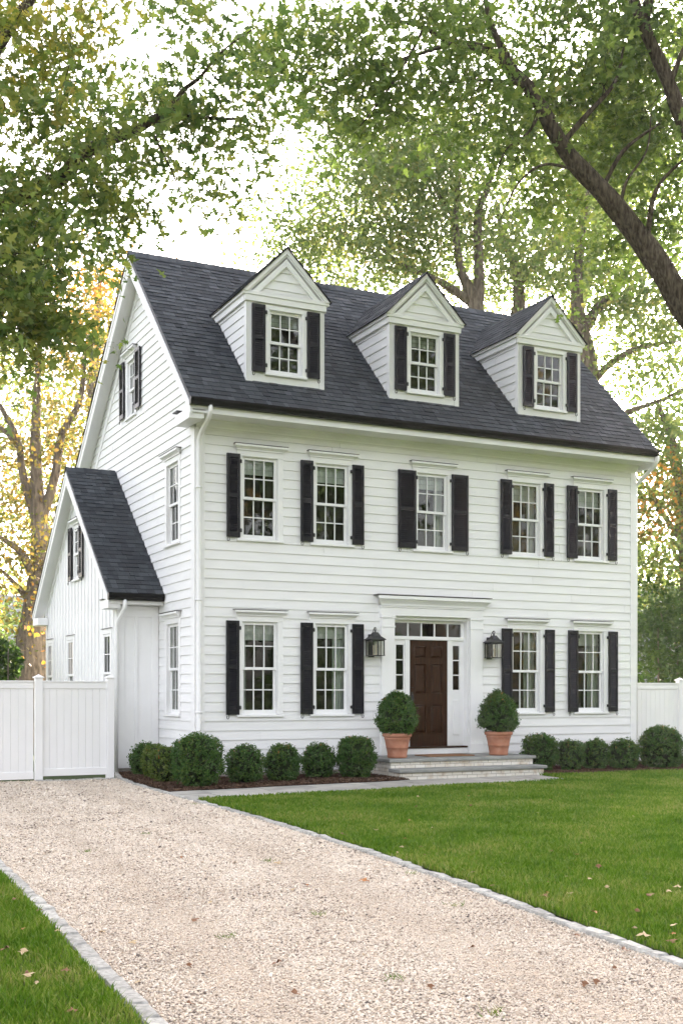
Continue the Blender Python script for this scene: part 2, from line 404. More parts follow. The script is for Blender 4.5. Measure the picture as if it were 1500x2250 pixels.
srd = random.Random(21)
def siding(mb, mp, z0, z1, ext, holes, pitch=PITCH, ph=PH0, o_bot=0.024, o_top=0.005):
    k0 = math.floor((z0 - ph) / pitch); k = k0
    while ph + k * pitch < z1:
        za, zb = ph + k * pitch, ph + (k + 1) * pitch; k += 1
        lo, hi = max(za, z0), min(zb, z1)
        cuts = sorted({lo, hi} | {h for H in holes for h in H[2:4] if lo < h < hi})
        joints = []; jx = srd.uniform(0.4, 3.6)
        while jx < 16 and o_bot > 0: joints.append(jx); jx += srd.choice((2.44, 3.05, 3.66, 4.88))
        off = lambda z: o_bot + (o_top - o_bot) * (z - za) / pitch
        for a, b in zip(cuts[:-1], cuts[1:]):
            if b - a < 1e-4: continue
            ea, eb = ext(a), ext(b)
            if ea[1] - ea[0] < 0.03: continue
            if eb[1] < eb[0]: mm = (eb[0] + eb[1]) / 2; eb = (mm, mm)
            hs = sorted([H for H in holes if H[2] < (a + b) / 2 < H[3]])
            seg = []; l = (ea[0], eb[0])
            for H in hs: seg.append((l, (H[0], H[0]))); l = (H[1], H[1])
            seg.append((l, (ea[1], eb[1])))
            for L, Rr in seg:
                if Rr[0] - L[0] < 0.01: continue
                js = [j for j in joints if L[0] + 0.06 < j < Rr[0] - 0.06 and L[1] + 0.06 < j < Rr[1] - 0.06]
                ends = [L] + [(j, j) for j in js] + [Rr]
                for e0, e1 in zip(ends[:-1], ends[1:]):
                    g0 = 0.0012 if e0 is not L else 0; g1 = 0.0012 if e1 is not Rr else 0
                    dz = srd.uniform(-0.0016, 0.0016) if (a == lo and lo == za) else 0; dn = srd.uniform(-0.0015, 0.002)
                    p, q, r_, t_ = mp(e0[0] + g0, off(a) + dn, a + dz), mp(e1[0] - g1, off(a) + dn, a + dz), mp(e1[1] - g1, off(b) + dn * .3, b), mp(e0[1] + g0, off(b) + dn * .3, b)
                    vs = [p, q, r_, t_]; fs = [(0, 1, 2, 3)]
                    if a == lo and lo == za: vs += [mp(e0[0] + g0, 0.0, a + dz), mp(e1[0] - g1, 0.0, a + dz)]; fs.append((4, 5, 1, 0))
                    mb.add(vs, fs)

front = lambda u, o, z: (u, -o, z)
left = lambda u, o, z: (-o, u, z)
right = lambda u, o, z: (W + o, u, z)
rear = lambda u, o, z: (u, HB + o, z)

# --- windows ---------------------------------------------------------------
def make_window(loc, rotz, ow, oh, cas=0.11, head=0.105, cols=3, cornice=True, mid=0.495, shade=None, curtains=(), cornice_w=0.065, case_drop=0.0, depth=0.45, sill=True, rows=2, pr=0.034, ys=0.018, parent=None, name='window'):
    """opening ow x oh, origin at the middle of the opening's bottom edge, outward = -y"""
    h = ow / 2
    w = MB()
    # casing boards
    w.box(-h - cas, -h, -pr, 0.0, -0.005, oh, bev=0.004); w.box(h, h + cas, -pr, 0.0, -0.005, oh, bev=0.004)
    w.box(-h - cas, h + cas, -pr, 0.0, oh, oh + head, bev=0.004)
    # jamb liner
    w.box(-h, -h + 0.012, 0.0, 0.12, 0, oh); w.box(h - 0.012, h, 0.0, 0.12, 0, oh); w.box(-h + 0.012, h - 0.012, 0.0, 0.12, oh - 0.012, oh)
    win = w.build(name, 'trim', parent or house, loc, rotz)
    if sill:
        q = MB(); q.box(-h - cas - 0.005, h + cas + 0.005, -0.065, 0.0, -0.052, -0.008, bev=0.006); q.box(-h, h, 0.0, 0.12, -0.052, 0.008)
        q.build('sill', 'trim', win)
    if cornice:
        q = MB(); b = h + cas; z = oh + head; e = cornice_w
        prof = [(0.034, 0), (0.058, 0), (0.058, 0.02), (0.070, 0.03), (0.095, 0.052), (0.125, 0.062), (0.125, 0.098), (0, 0.104), (0, 0)]
        n = len(prof)
        Lp = [(-b - max(p[0] - 0.034, 0) * e / 0.091, -p[0], z + p[1]) for p in prof]; Rp = [(b + max(p[0] - 0.034, 0) * e / 0.091, -p[0], z + p[1]) for p in prof]
        q.add(Lp + Rp, [(i, n + i, n + (i + 1), i + 1) for i in range(n - 1)] + [tuple(range(n - 1)), tuple(range(n, 2 * n - 1))[::-1]])
        crn = q.build('cornice', 'trim', win)
        q = MB(); q.box(-b - e - 0.004, b + e + 0.004, -0.131, 0.0, z + 0.1045, z + 0.1125); q.build('drip_cap', 'leadcap', win)
    # sashes
    zm = oh * mid; st = 0.043
    def sash(y, z0, z1, rb, rt, nm):
        s = MB(); x0, x1 = -h + 0.013, h - 0.013
        s.box(x0, x0 + st, y, y + 0.035, z0, z1, bev=0.003); s.box(x1 - st, x1, y, y + 0.035, z0, z1, bev=0.003)
        s.box(x0 + st, x1 - st, y, y + 0.035, z0, z0 + rb, bev=0.003); s.box(x0 + st, x1 - st, y, y + 0.035, z1 - rt, z1, bev=0.003)
        gx0, gx1, gz0, gz1 = x0 + st, x1 - st, z0 + rb, z1 - rt
        for i in range(1, cols):
            x = gx0 + (gx1 - gx0) * i / cols; s.box(x - 0.0095, x + 0.0095, y + 0.004, y + 0.03, gz0, gz1)
        for i in range(1, rows):
            z = gz0 + (gz1 - gz0) * i / rows
            for j in range(cols):
                xa = gx0 + (gx1 - gx0) * j / cols + (0.0095 if j else 0); xb = gx0 + (gx1 - gx0) * (j + 1) / cols - (0.0095 if j < cols - 1 else 0)
                s.box(xa, xb, y + 0.004, y + 0.03, z - 0.0095, z + 0.0095)
        so = s.build('sash', 'trim', win)
        g = MB()
        for i in range(cols):
            for j in range(rows):
                xa = gx0 + (gx1 - gx0) * i / cols; xb = gx0 + (gx1 - gx0) * (i + 1) / cols
                za = gz0 + (gz1 - gz0) * j / rows; zb = gz0 + (gz1 - gz0) * (j + 1) / rows
                t = [random.uniform(-0.0012, 0.0012) for _ in range(3)]
                yy = lambda x, z: y + 0.017 + t[0] * (x - xa) / (xb - xa) + t[1] * (z - za) / (zb - za)
                g.quad((xa, yy(xa, za), za), (xb, yy(xb, za), za), (xb, yy(xb, zb), zb), (xa, yy(xa, zb), zb))
        g.build('glass', 'glass', win)
    sash(ys, zm - 0.025, oh - 0.013, 0.05, 0.042, 'upper')
    sash(ys + 0.038, 0.0, zm + 0.02, 0.078, 0.04, 'lower')
    # dim room behind
    r = MB(); a = 0.14
    X0, X1, Z0, Z1 = -h - 0.25, h + 0.25, -0.12, oh + 0.2
    r.quad((X0, depth, Z0), (X1, depth, Z0), (X1, depth, Z1), (X0, depth, Z1))
    r.quad((X0, 0.12, Z0), (X0, depth, Z0), (X0, depth, Z1), (X0, 0.12, Z1)); r.quad((X1, 0.12, Z0), (X1, depth, Z0), (X1, depth, Z1), (X1, 0.12, Z1))
    r.quad((X0, 0.12, Z0), (X1, 0.12, Z0), (X1, depth, Z0), (X0, depth, Z0)); r.quad((X0, 0.12, Z1), (X1, 0.12, Z1), (X1, depth, Z1), (X0, depth, Z1))
    for (xa, xb, za, zb) in ((X0, -h, Z0, Z1), (h, X1, Z0, Z1), (-h, h, Z0, 0.0), (-h, h, oh, Z1)):
        r.quad((xa, 0.121, za), (xb, 0.121, za), (xb, 0.121, zb), (xa, 0.121, zb))
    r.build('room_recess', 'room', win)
    if shade:
        c = MB(); zt, zb = oh, oh - shade
        nf = 3
        for i in range(nf):
            z2 = zt - (zt - zb) * i / nf; z1 = zt - (zt - zb) * (i + 1) / nf
            c.quad((-h + 0.02, 0.15, z2), (h - 0.02, 0.15, z2), (h - 0.02, 0.137, z1), (-h + 0.02, 0.137, z1))
            c.quad((-h + 0.02, 0.137, z1), (h - 0.02, 0.137, z1), (h - 0.02, 0.15, z1 + 0.006), (-h + 0.02, 0.15, z1 + 0.006))
        c.build('window_shade', 'curtain', win)
    for (fa, fb) in curtains:
        c = MB(); n = 26; xa, xb = -h + fa * ow, -h + fb * ow
        top = [(xa + (xb - xa) * i / n, 0.20 + 0.016 * math.sin(i * 1.25 + fa * 9) + 0.006 * math.sin(i * 2.9)) for i in range(n + 1)]
        for i in range(n):
            (x1, y1), (x2, y2) = top[i], top[i + 1]
            c.quad((x1, y1, -0.1), (x2, y2, -0.1), (x2, y2, oh + 0.1), (x1, y1, oh + 0.1))
        c.build('curtain', 'curtain', win, smooth=True)
    return win

def make_shutter(loc, rotz, w, h, side, parent=None, label=None):
    """closed-flat louvred shutter hung beside a window; origin at its bottom middle; side=+1: hinges on the +x edge"""
    y0, y1 = -0.075, -0.038
    s = MB(); hw = w / 2; st = min(0.052, w * 0.2)
    s.box(-hw, -hw + st, y0, y1, 0, h, bev=0.004); s.box(hw - st, hw, y0, y1, 0, h, bev=0.004)
    zt, zm, zb = 0.07, h * 0.507, 0.095
    for a, b in ((0, zb), (zm - 0.035, zm + 0.035), (h - zt, h)): s.box(-hw + st, hw - st, y0, y1, a, b, bev=0.004)
    for a, b in ((zb, zm - 0.035), (zm + 0.035, h - zt)):
        n = max(3, round((b - a) / 0.041)); st2 = (b - a) / n
        for i in range(n):
            z = a + (i + 0.5) * st2
            s.add([(x, y, zz) for x in (-hw + st, hw - st) for (y, zz) in ((y0 + 0.004, z - 0.020), (y0 + 0.008, z - 0.025), (y1 - 0.003, z + 0.016), (y1 - 0.007, z + 0.021))],
                  [(0, 1, 5, 4), (1, 2, 6, 5), (2, 3, 7, 6), (3, 0, 4, 7)])
        s.box(-hw + st, hw - st, y1 - 0.002, y1, a, b)
    sh = s.build('shutter', 'shutter', parent or house, loc, rotz)
    for z in (0.1, h - 0.16):
        q = MB(); xh = side * hw
        xa, xb = sorted((xh - side * 0.004, xh + side * 0.035))
        q.box(xa, xb, y0 + 0.004, -0.035, z, z + 0.055); q.tube([(xh + side * 0.012, y0 - 0.002, z - 0.008), (xh + side * 0.012, y0 - 0.002, z + 0.066)], 0.009, 6)
        q.build('hinge', 'iron', sh)
    q = MB(); d = -side; x0 = d * (hw - 0.05)
    pts = [(x0, -0.02, 0.02), (x0, -0.06, -0.005), (x0 - side * -0.0, -0.07, -0.03)]
    for i in range(9):
        a = math.pi * (0.0 + i / 8 * 1.35)
        pts.append((x0 + d * 0.022 - d * 0.022 * math.cos(a) , -0.07, -0.045 - 0.03 * math.sin(a)))
    q.tube(pts, 0.0065, 6); q.build('holdback_hook', 'iron', sh)
    if label: sh['label'] = label
    return sh

LO_Z, LO_H, UP_Z, UP_H = 1.17, 1.685, 4.365, 1.49
WX = [1.235, 2.69, 4.875, 7.09, 8.73]
OW = 0.69
holes_f = []
lower_c = {0: dict(shade=0.33, curtains=((0.0, 0.22),)), 1: dict(shade=0.27, curtains=((0.66, 1.02),)), 3: dict(curtains=((0.62, 1.02),)), 4: dict(shade=0.30, curtains=((0.60, 1.02),))}
upper_c = {0: dict(shade=0.30), 1: dict(shade=0.33), 2: dict(shade=0.29, curtains=((0.72, 1.02),)), 3: dict(shade=0.36, curtains=((0.74, 1.02),)), 4: dict(shade=0.38)}
for i, x in enumerate(WX):
    make_window((x, 0, UP_Z), 0, OW, UP_H, **upper_c[i]); holes_f.append((x - OW / 2 - 0.04, x + OW / 2 + 0.04, UP_Z - 0.03, UP_Z + UP_H + 0.05))
    if i != 2:
        make_window((x, 0, LO_Z), 0, OW, LO_H, **lower_c[i]); holes_f.append((x - OW / 2 - 0.04, x + OW / 2 + 0.04, LO_Z - 0.03, LO_Z + LO_H + 0.05))
UH, LH = 1.51, 1.70
for x0, x1, side in ((0.575, 0.83, 1), (2.03, 2.285, 1), (3.10, 3.345, -1), (4.09, 4.485, 1), (5.295, 5.675, -1), (6.445, 6.715, 1), (7.515, 7.755, -1), (8.09, 8.36, 1), (9.16, 9.395, -1)):
    make_shutter(((x0 + x1) / 2, 0, 4.37), 0, x1 - x0, UH, side)
for x0, x1, side in ((0.565, 0.815, 1), (2.03, 2.28, 1), (3.10, 3.34, -1), (6.475, 6.725, 1), (7.54, 7.775, -1), (8.125, 8.375, 1), (9.175, 9.415, -1)):
    make_shutter(((x0 + x1) / 2, 0, 1.165), 0, x1 - x0, LH, side)

# left gable wall windows (rotated: outward = -X)
RL = R(-90)
holes_l = []
def lwin(yc, z, ow, oh, **kw):
    make_window((0, yc, z), RL, ow, oh, **kw); holes_l.append((yc - ow / 2 - 0.04, yc + ow / 2 + 0.04, z - 0.03, z + oh + 0.05))
lwin(1.22, 4.365, 0.69, 1.49, shade=0.2)
lwin(1.22, 1.17, 0.69, 1.685, curtains=((-0.02, 1.02),))
lwin(3.97, 7.33, 0.56, 1.16, shade=0.2)
make_shutter((0, 4.56, 7.37), RL, 0.32, 1.19, 1); make_shutter((0, 3.40, 7.37), RL, 0.34, 1.22, -1)

# --- walls -----------------------------------------------------------------
mb = MB()
ENT = (3.72, 5.99, 0.30, 3.2)
siding(mb, front, 0.12, 6.28, lambda z: (0.17, W - 0.13), holes_f + [ENT])
mb.build('front_wall', 'siding', house)
mb = MB()
def ext_l(z):
    if z < 6.55: return (0.17, HB)
    a = RY - (RZ - 0.12 - z) / S_F; b = RY + (RZ - 0.12 - z) / S_B
    return (max(a, 0.0), min(b, HB))
siding(mb, left, 0.12, RZ - 0.2, ext_l, holes_l)
mb.build('gable_wall', 'siding', house)
mb = MB(); siding(mb, right, 0.12, RZ - 0.2, lambda z: ext_l(z) if z >= 6.55 else (0.0, HB), [])
mb.build('gable_wall', 'siding', house)
mb = MB(); siding(mb, rear, 0.12, BZ + 0.3, lambda z: (0, W), []); mb.build('rear_wall', 'siding', house)
mb = MB()
mb.box(-0.03, 0.17, -0.030, 0.0, 0.12, 6.27, bev=0.003); mb.box(-0.03, 0.0, 0.0, 0.17, 0.12, 6.62, bev=0.003)
mb.build('corner_board', 'trim', house); mb = MB()
mb.box(W - 0.13, W + 0.03, -0.030, 0.0, 0.12, 6.27, bev=0.003); mb.box(W, W + 0.03, 0.0, 0.17, 0.12, 6.62, bev=0.003)
mb.build('corner_board', 'trim', house)
mb = MB(); mb.box(0.0, W, 0.0, 0.25, -0.3, 0.118); mb.box(-0.0, 0.25, 0.25, HB, -0.3, 0.118); mb.box(W - 0.25, W, 0.25, HB, -0.3, 0.118)
mb.build('foundation', 'foundation', house)

# --- roofs -----------------------------------------------------------------
def shingles(mb, o, ax, up, L, H, rnd, expo=0.143, th=0.012):
    """rows of separate tabs on a plane: o = lower corner, ax = unit along the eave, up = unit up the slope"""
    o, ax, up = Vector(o), Vector(ax).normalized(), Vector(up).normalized(); n = ax.cross(up)
    if n.z < 0: n = -n
    k = 0
    while k * expo < H:
        a = k * expo; b = min(a + expo * 1.12, H); u = -rnd.uniform(0, 0.25); k += 1
        while u < L:
            w = rnd.choice((0.09, 0.13, 0.16, 0.2, 0.24)); u0, u1 = max(u, 0), min(u + w - 0.003, L); u += w
            if u1 - u0 < 0.02: continue
            t = th + rnd.choice((0, 0, 0.005, 0.008)); j = rnd.uniform(-0.004, 0.004)
            p = [o + ax * u0 + up * (a + j) + n * t, o + ax * u1 + up * (a + j) + n * t, o + ax * u1 + up * b + n * 0.003, o + ax * u0 + up * b + n * 0.003]
            q = [o + ax * u0 + up * (a + j), o + ax * u1 + up * (a + j)]
            mb.add(p + q, [(0, 1, 2, 3), (4, 5, 1, 0), (4, 0, 3), (5, 2, 1)])
rnd = random.Random(3)
# slabs
mb = MB()
T = 0.11
def slab(mb, x0, x1, y0, z0, y1, z1, t=T, mi=0):
    mb.prism([(x0, y0, z0), (x0, y1, z1), (x0, y1, z1 - t), (x0, y0, z0 - t)], (x1 - x0, 0, 0), mi)
slab(mb, -OX, W + OXR, EY, EZ, RY, RZ); slab(mb, -OX, W + OXR, BY, BZ, RY + 0.002, RZ - 0.001)
roof = mb.build('roof', 'gutter', house)
mb = MB(); upv = Vector((0, RY - EY, RZ - EZ))
shingles(mb, (-OX - 0.02, EY - 0.03, EZ - 0.03 * S_F + 0.004), (1, 0, 0), upv, W + OX + OXR + 0.04, upv.length + 0.03, rnd)
mb.build('shingles', 'shingle', roof)
mb = MB(); upb = Vector((0, RY - BY, RZ - BZ))
shingles(mb, (-OX - 0.02, BY, BZ + 0.004), (1, 0, 0), upb, W + OX + OXR + 0.04, upb.length, rnd, 0.28)
x = -OX - 0.02
while x < W + OXR:                                   # ridge caps
    w = 0.26; z = RZ + 0.035
    mb.add([(x, RY - 0.16, z - 0.16 * S_F), (x + w, RY - 0.16, z - 0.16 * S_F - 0.012), (x + w, RY, z - 0.008), (x, RY, z + 0.006), (x + w, RY + 0.16, z - 0.16 * S_B - 0.012), (x, RY + 0.16, z - 0.16 * S_B)],
           [(0, 1, 2, 3), (3, 2, 4, 5)]); x += 0.2
mb.build('shingles', 'shingle', roof)
# rake boards + soffit on both gables
for sx, x0 in ((-1, -OX), (1, W + OXR)):
    mb = MB()
    xa, xb = (x0 - 0.0, x0 + 0.035) if sx < 0 else (x0 - 0.035, x0)
    for (ya, yb, sgn) in ((EY + 0.02, RY, 1), (BY - 0.02, RY, -1)):
        za, zb = roof_z(ya) - T - 0.002, roof_z(yb) - T - 0.002; dp = 0.24
        if sgn > 0: poly = [(xa, ya, za), (xa, yb, zb), (xa, yb, zb - dp * 1.3), (xa, ya, za - dp * 0.9)]
        else: poly = [(xa, ya, za), (xa, yb - 0.0, zb), (xa, yb, zb - dp * 1.3), (xa, ya, za - dp * 1.0)]
        mb.prism(poly, (xb - xa, 0, 0))
        # crown strip proud of the rake board
        o_ = 0.018 * sx
        poly = [((xa if sx < 0 else xb) , ya, za), ((xa if sx < 0 else xb), yb, zb), ((xa if sx < 0 else xb), yb, zb - 0.085), ((xa if sx < 0 else xb), ya, za - 0.075)]
        mb.prism(poly, (o_, 0, 0))
        # soffit
        xi0, xi1 = (xb, -0.024) if sx < 0 else (W + 0.024, xa)
        zo = 0.20
        mb.prism([(xi0, ya, za - 0.12), (xi0, yb, zb - 0.14), (xi0, yb, zb - 0.16), (xi0, ya, za - 0.14)], (xi1 - xi0, 0, 0))
        # frieze board lying on the wall
        xw0, xw1 = (-0.034, -0.0) if sx < 0 else (W, W + 0.034)
        mb.prism([(xw0, ya if sgn > 0 else min(ya, HB + 0.03), za - 0.14), (xw0, yb, zb - 0.162), (xw0, yb, zb - 0.36), (xw0, ya if sgn > 0 else min(ya, HB + 0.03), za - 0.33)] if sgn < 0 else
                 [(xw0, 0.25, roof_z(0.25) - T - 0.145), (xw0, yb, zb - 0.162), (xw0, yb, zb - 0.36), (xw0, 0.25, roof_z(0.25) - T - 0.34)], (xw1 - xw0, 0, 0))
    # eave return
    xr0, xr1 = (x0, -0.031) if sx < 0 else (W + 0.031, x0)
    mb.box(xr0 + (0.036 if sx < 0 else 0), xr1 - (0.036 if sx > 0 else 0), EY + 0.06, 0.26, EZ - 0.36, EZ - T - 0.05, bev=0.004)
    mb.box(xr0 - (0.004 if sx < 0 else -0.04), xr1 + (0.004 if sx > 0 else -0.04), EY + 0.058, 0.22, EZ - 0.37, EZ - 0.18, bev=0.004)
    mb.build('rake_trim', 'trim', house)
mb = MB(); mb.box(-OX - 0.03, -0.034, 0.05, 0.29, EZ - 0.135, EZ - 0.115); mb.build('return_cap', 'gutter', house)
# eave: fascia, soffit, crown, frieze, gutter
mb = MB()
mb.box(-OX + 0.04, W + OXR - 0.02, EY + 0.02, EY + 0.05, EZ - 0.27, EZ - T - 0.005, bev=0.003)
mb.box(-OX + 0.04, W + OXR - 0.02, EY + 0.05, 0.0, EZ - 0.262, EZ - 0.24)
pz = EZ - 0.262
prof = [(0.0, 0), (0.16, 0), (0.15, -0.03), (0.10, -0.06), (0.065, -0.10), (0.055, -0.13), (0.03, -0.135), (0.0, -0.135)]
mb.add([(0.0, -p[0], pz + p[1]) for p in prof] + [(W, -p[0], pz + p[1]) for p in prof], [(i, i + 1, i + 9, i + 8) for i in range(7)] + [tuple(range(8)), tuple(range(8, 16))[::-1]])
mb.box(0.0, W, -0.036, 0.0, 6.325, pz - 0.13, bev=0.003); mb.box(0.0, W, -0.030, 0.0, 6.27, 6.318, bev=0.003)
mb.build('eave_trim', 'trim', house)
def gutter(mb, x0, x1, y, z):
    prof = [(0.0, 0.0), (0.0, -0.125), (-0.08, -0.125), (-0.09, -0.075), (-0.112, -0.035), (-0.115, 0.0), (-0.108, 0.0), (-0.104, -0.03), (-0.075, -0.068), (-0.07, -0.10), (-0.006, -0.10), (-0.006, 0.0)]
    n = len(prof)
    mb.add([(x0, y + p[0], z + p[1]) for p in prof] + [(x1, y + p[0], z + p[1]) for p in prof], [(i, (i + 1) % n, n + (i + 1) % n, n + i) for i in range(n)])
    for x in (x0, x1):
        mb.add([(x, y + p[0], z + p[1]) for p in prof[:6]], [(0, 1, 2, 3, 4, 5)])
mb = MB(); gutter(mb, -OX - 0.02, W + OXR + 0.02, EY + 0.018, EZ - 0.03); mb.build('gutter', 'gutter', house)
mb = MB()                                            # left downspout
mb.tube([(0.05, EY - 0.03, EZ - 0.14), (0.05, EY - 0.03, EZ - 0.24), (0.048, EY + 0.06, EZ - 0.34), (0.045, -0.20, EZ - 0.52), (0.042, -0.085, EZ - 0.64), (0.04, -0.078, EZ - 0.75), (0.035, -0.078, 0.25), (0.035, -0.12, 0.16)], 0.042, 12)
for z in (5.2, 3.2, 1.2): mb.box(-0.012, 0.085, -0.125, -0.03, z, z + 0.025)
mb.build('downspout', 'trim', house, smooth=True)
mb = MB()
mb.tube([(W + 0.06, EY - 0.03, EZ - 0.14), (W + 0.06, EY - 0.03, EZ - 0.22), (W + 0.06, EY + 0.05, EZ - 0.33), (W + 0.08, -0.12, EZ - 0.55), (W + 0.075, 0.05, EZ - 0.66), (W + 0.075, 0.06, EZ - 0.8), (W + 0.075, 0.06, 0.2)], 0.042, 12)
mb.build('downspout', 'trim', house, smooth=True)

# --- dormers ---------------------------------------------------------------
DY, DZE, DZA, DHW = -0.09, 8.83, 9.70, 0.75
for xc in (1.71, 4.65, 7.615):
    x0, x1 = xc - DHW, xc + DHW
    zb = roof_z(DY)
    gw = 0.30
    mb = MB()   # front face: boards round the window opening
    ow, oh, wz = 0.66, 1.15, 7.40
    hx0, hx1 = xc - ow / 2 - 0.03, xc + ow / 2 + 0.03
    zt = DZE - 0.06
    f = DY
    mb.box(x0, hx0, f, f + 0.03, zb - 0.05, zt); mb.box(hx1, x1, f, f + 0.03, zb - 0.05, zt)
    mb.box(hx0, hx1, f, f + 0.03, zb - 0.05, wz - 0.02); mb.box(hx0, hx1, f, f + 0.03, wz + oh + 0.03, zt)
    mb.box(x0 - 0.012, x0 + 0.10, f - 0.012, f - 0.001, zb, zt, bev=0.002); mb.box(x1 - 0.07, x1 + 0.012, f - 0.012, f - 0.001, zb, zt, bev=0.002)
    # tympanum boards
    mb.add([(x0, f, zt), (x1, f, zt), (xc, f, DZA - 0.05)], [(0, 1, 2)])
    dorm = mb.build('dormer', 'trim', house)
    mb = MB()
    siding(mb, lambda u, o, z: (u, f - o, z), zt + 0.1, DZA - 0.2, lambda z: (x0 + 0.1 + (z - zt), x1 - 0.1 - (z - zt)), [], 0.165, zt + 0.0)
    # cheeks
    def ck(z): return (f + 0.03, RY - (RZ - z) / S_F + 0.02)
    siding(mb, lambda u, o, z: (x0 - o, u, z), zb, zt, ck, [], PITCH, zb + 0.02)
    siding(mb, lambda u, o, z: (x1 + o, u, z), zb, zt, ck, [], PITCH, zb + 0.02)
    mb.build('dormer_siding', 'siding', dorm)
    # corner board on cheeks
    mb = MB()
    mb.box(x0 - 0.032, x0 - 0.001, f - 0.012, f + 0.10, zb, zt, bev=0.003); mb.box(x1 + 0.001, x1 + 0.032, f - 0.012, f + 0.10, zb, zt, bev=0.003)
    e = 0.12; of = 0.085                                  # overhangs
    fy = f - of
    # horizontal cornice (front) and eave cornices (sides)
    mb.box(x0 - e * 0.5, x1 + e * 0.5, f - 0.05, f - 0.012, zt - 0.11, zt + 0.0, bev=0.003)
    mb.box(x0 - e + 0.01, x1 + e - 0.01, fy + 0.02, f - 0.0, zt + 0.001, zt + 0.075, bev=0.006)
    for sx in (-1, 1):
        xe = x0 if sx < 0 else x1
        yb_ = RY - (RZ - (zt - 0.06)) / S_F + 0.1
        a, b = sorted((xe + sx * 0.033, xe + sx * 0.07)); mb.box(a, b, f + 0.0, yb_, zt - 0.11, zt + 0.0)
        a, b = sorted((xe + sx * 0.0, xe + sx * (e - 0.01))); mb.box(a, b, f + 0.001, yb_ + 0.1, zt + 0.001, zt + 0.075, bev=0.004)
        # raking boards
        sl = (DZA - DZE) / (DHW + e)
        xo = xe + sx * e
        pz0 = DZE - 0.01; L = DHW + e
        dv = 0.17
        mb.prism([(xo, fy + 0.03, pz0), (xc, fy + 0.03, pz0 + sl * L), (xc, fy + 0.03, pz0 + sl * L - dv), (xo - sx * dv / sl, fy + 0.03, pz0)][::sx], (0, 0.05, 0))
        mb.prism([(xo + sx * 0.004, fy, pz0 + 0.004), (xc, fy, pz0 + sl * L + 0.004), (xc, fy, pz0 + sl * L - 0.085), (xo - sx * 0.085 / sl, fy, pz0)][::sx], (0, 0.031, 0))
        mb.prism([(xo - sx * 0.14, f - 0.055, pz0 - 0.0), (xc, f - 0.055, pz0 + sl * (L - 0.14)), (xc, f - 0.055, pz0 + sl * (L - 0.14) - 0.17), (xo - sx * (0.14 + 0.17 / sl), f - 0.055, pz0)][::sx], (0, 0.05, 0))
        # soffit of the front overhang
        mb.prism([(xo, fy + 0.03, pz0 - 0.012), (xc, fy + 0.03, pz0 + sl * L - 0.012), (xc, fy + 0.03, pz0 + sl * L - 0.03), (xo, fy + 0.03, pz0 - 0.03)][::sx], (0, of - 0.03, 0))
    mb.build('dormer_trim', 'trim', dorm)
    # roof
    mb = MB(); ms = MB()
    yk = RY - (RZ - DZA) / S_F + 0.35
    for sx in (-1, 1):
        xo = xc + sx * (DHW + e + 0.015); z0 = DZE - sl * 0.015
        yo = RY - (RZ - z0) / S_F + 0.3
        mb.prism([(xo, fy - 0.02, z0 + 0.010), (xc, fy - 0.02, DZA + 0.010), (xc, fy - 0.02, DZA - 0.004), (xo, fy - 0.02, z0 - 0.004)][::sx], (0, yk - fy, 0))
        up = Vector((xc - xo, 0, DZA - z0))
        shingles(ms, (xo + sx * 0.012, fy - 0.03, z0 + 0.002), (0, 1, 0), up, yk - fy, up.length + 0.015, rnd, 0.143, 0.008)
    y = fy - 0.03
    while y < yk - 0.2:
        ms.add([(xc - 0.1, y, DZA + 0.036 - 0.1 * sl), (xc - 0.1, y + 0.26, DZA + 0.028 - 0.1 * sl), (xc, y + 0.26, DZA + 0.03), (xc, y, DZA + 0.038), (xc + 0.1, y + 0.26, DZA + 0.028 - 0.1 * sl), (xc + 0.1, y, DZA + 0.036 - 0.1 * sl)], [(0, 1, 2, 3), (3, 2, 4, 5)]); y += 0.2
    mb.build('dormer_roof', 'gutter', dorm); ms.build('dormer_shingles', 'shingle', dorm)
    make_window((xc, f, wz), 0, ow, oh, cas=0.085, head=0.075, cornice=False, shade=0.24 if xc < 6 else None, depth=0.4)
    make_shutter((xc - ow / 2 - 0.085 - 0.135, f + 0.01, wz - 0.01), 0, 0.262, oh + 0.075, 1)
    make_shutter((xc + ow / 2 + 0.085 + 0.13, f + 0.01, wz - 0.01), 0, 0.255, oh + 0.075, -1)

# --- side wing (board and batten) -------------------------------------------
WXL, WY0, WY1 = -0.82, 2.1, 8.3
WRY, WRZ, WEY, WEZ = 5.2, 6.36, 1.76, 3.46
WS = (WRZ - WEZ) / (WRY - WEY)
wz_ = lambda y: WRZ - WS * abs(y - WRY)
WO = -1.09
mb = MB()
gh = [(2.84, 0.52, 1.0, 2.72), (5.88, 0.52, 1.0, 2.72), (7.93, 0.46, 1.0, 2.72)]
gwin = (5.27, 0.48, 4.02, 1.08)
hs = [(y - w / 2 - 0.03, y + w / 2 + 0.03, z0 - 0.02, z1 + 0.03) for y, w, z0, z1 in gh] + [(gwin[0] - gwin[1] / 2 - 0.03, gwin[0] + gwin[1] / 2 + 0.03, gwin[2] - 0.02, gwin[2] + gwin[3] + 0.03)]
siding(mb, lambda u, o, z: (WXL - o, u, z), 0.12, WRZ - 0.15, lambda z: (max(WY0, WRY - (WRZ - 0.1 - z) / WS), min(WY1, WRY + (WRZ - 0.1 - z) / WS)), hs, 0.4, 0.12, 0.0, 0.0)
mb.quad((WXL, WY0, 0.12), (0, WY0, 0.12), (0, WY0, 3.5), (WXL, WY0, 3.5))
mb.quad((WXL, WY1, 0.12), (0, WY1, 0.12), (0, WY1, 3.5), (WXL, WY1, 3.5))
mb.quad((0, HB, 0.12), (0, WY1, 0.12), (0, WY1, 5.0), (0, HB, 5.0))
wing = mb.build('wing_wall', 'trim', house)
mb = MB()
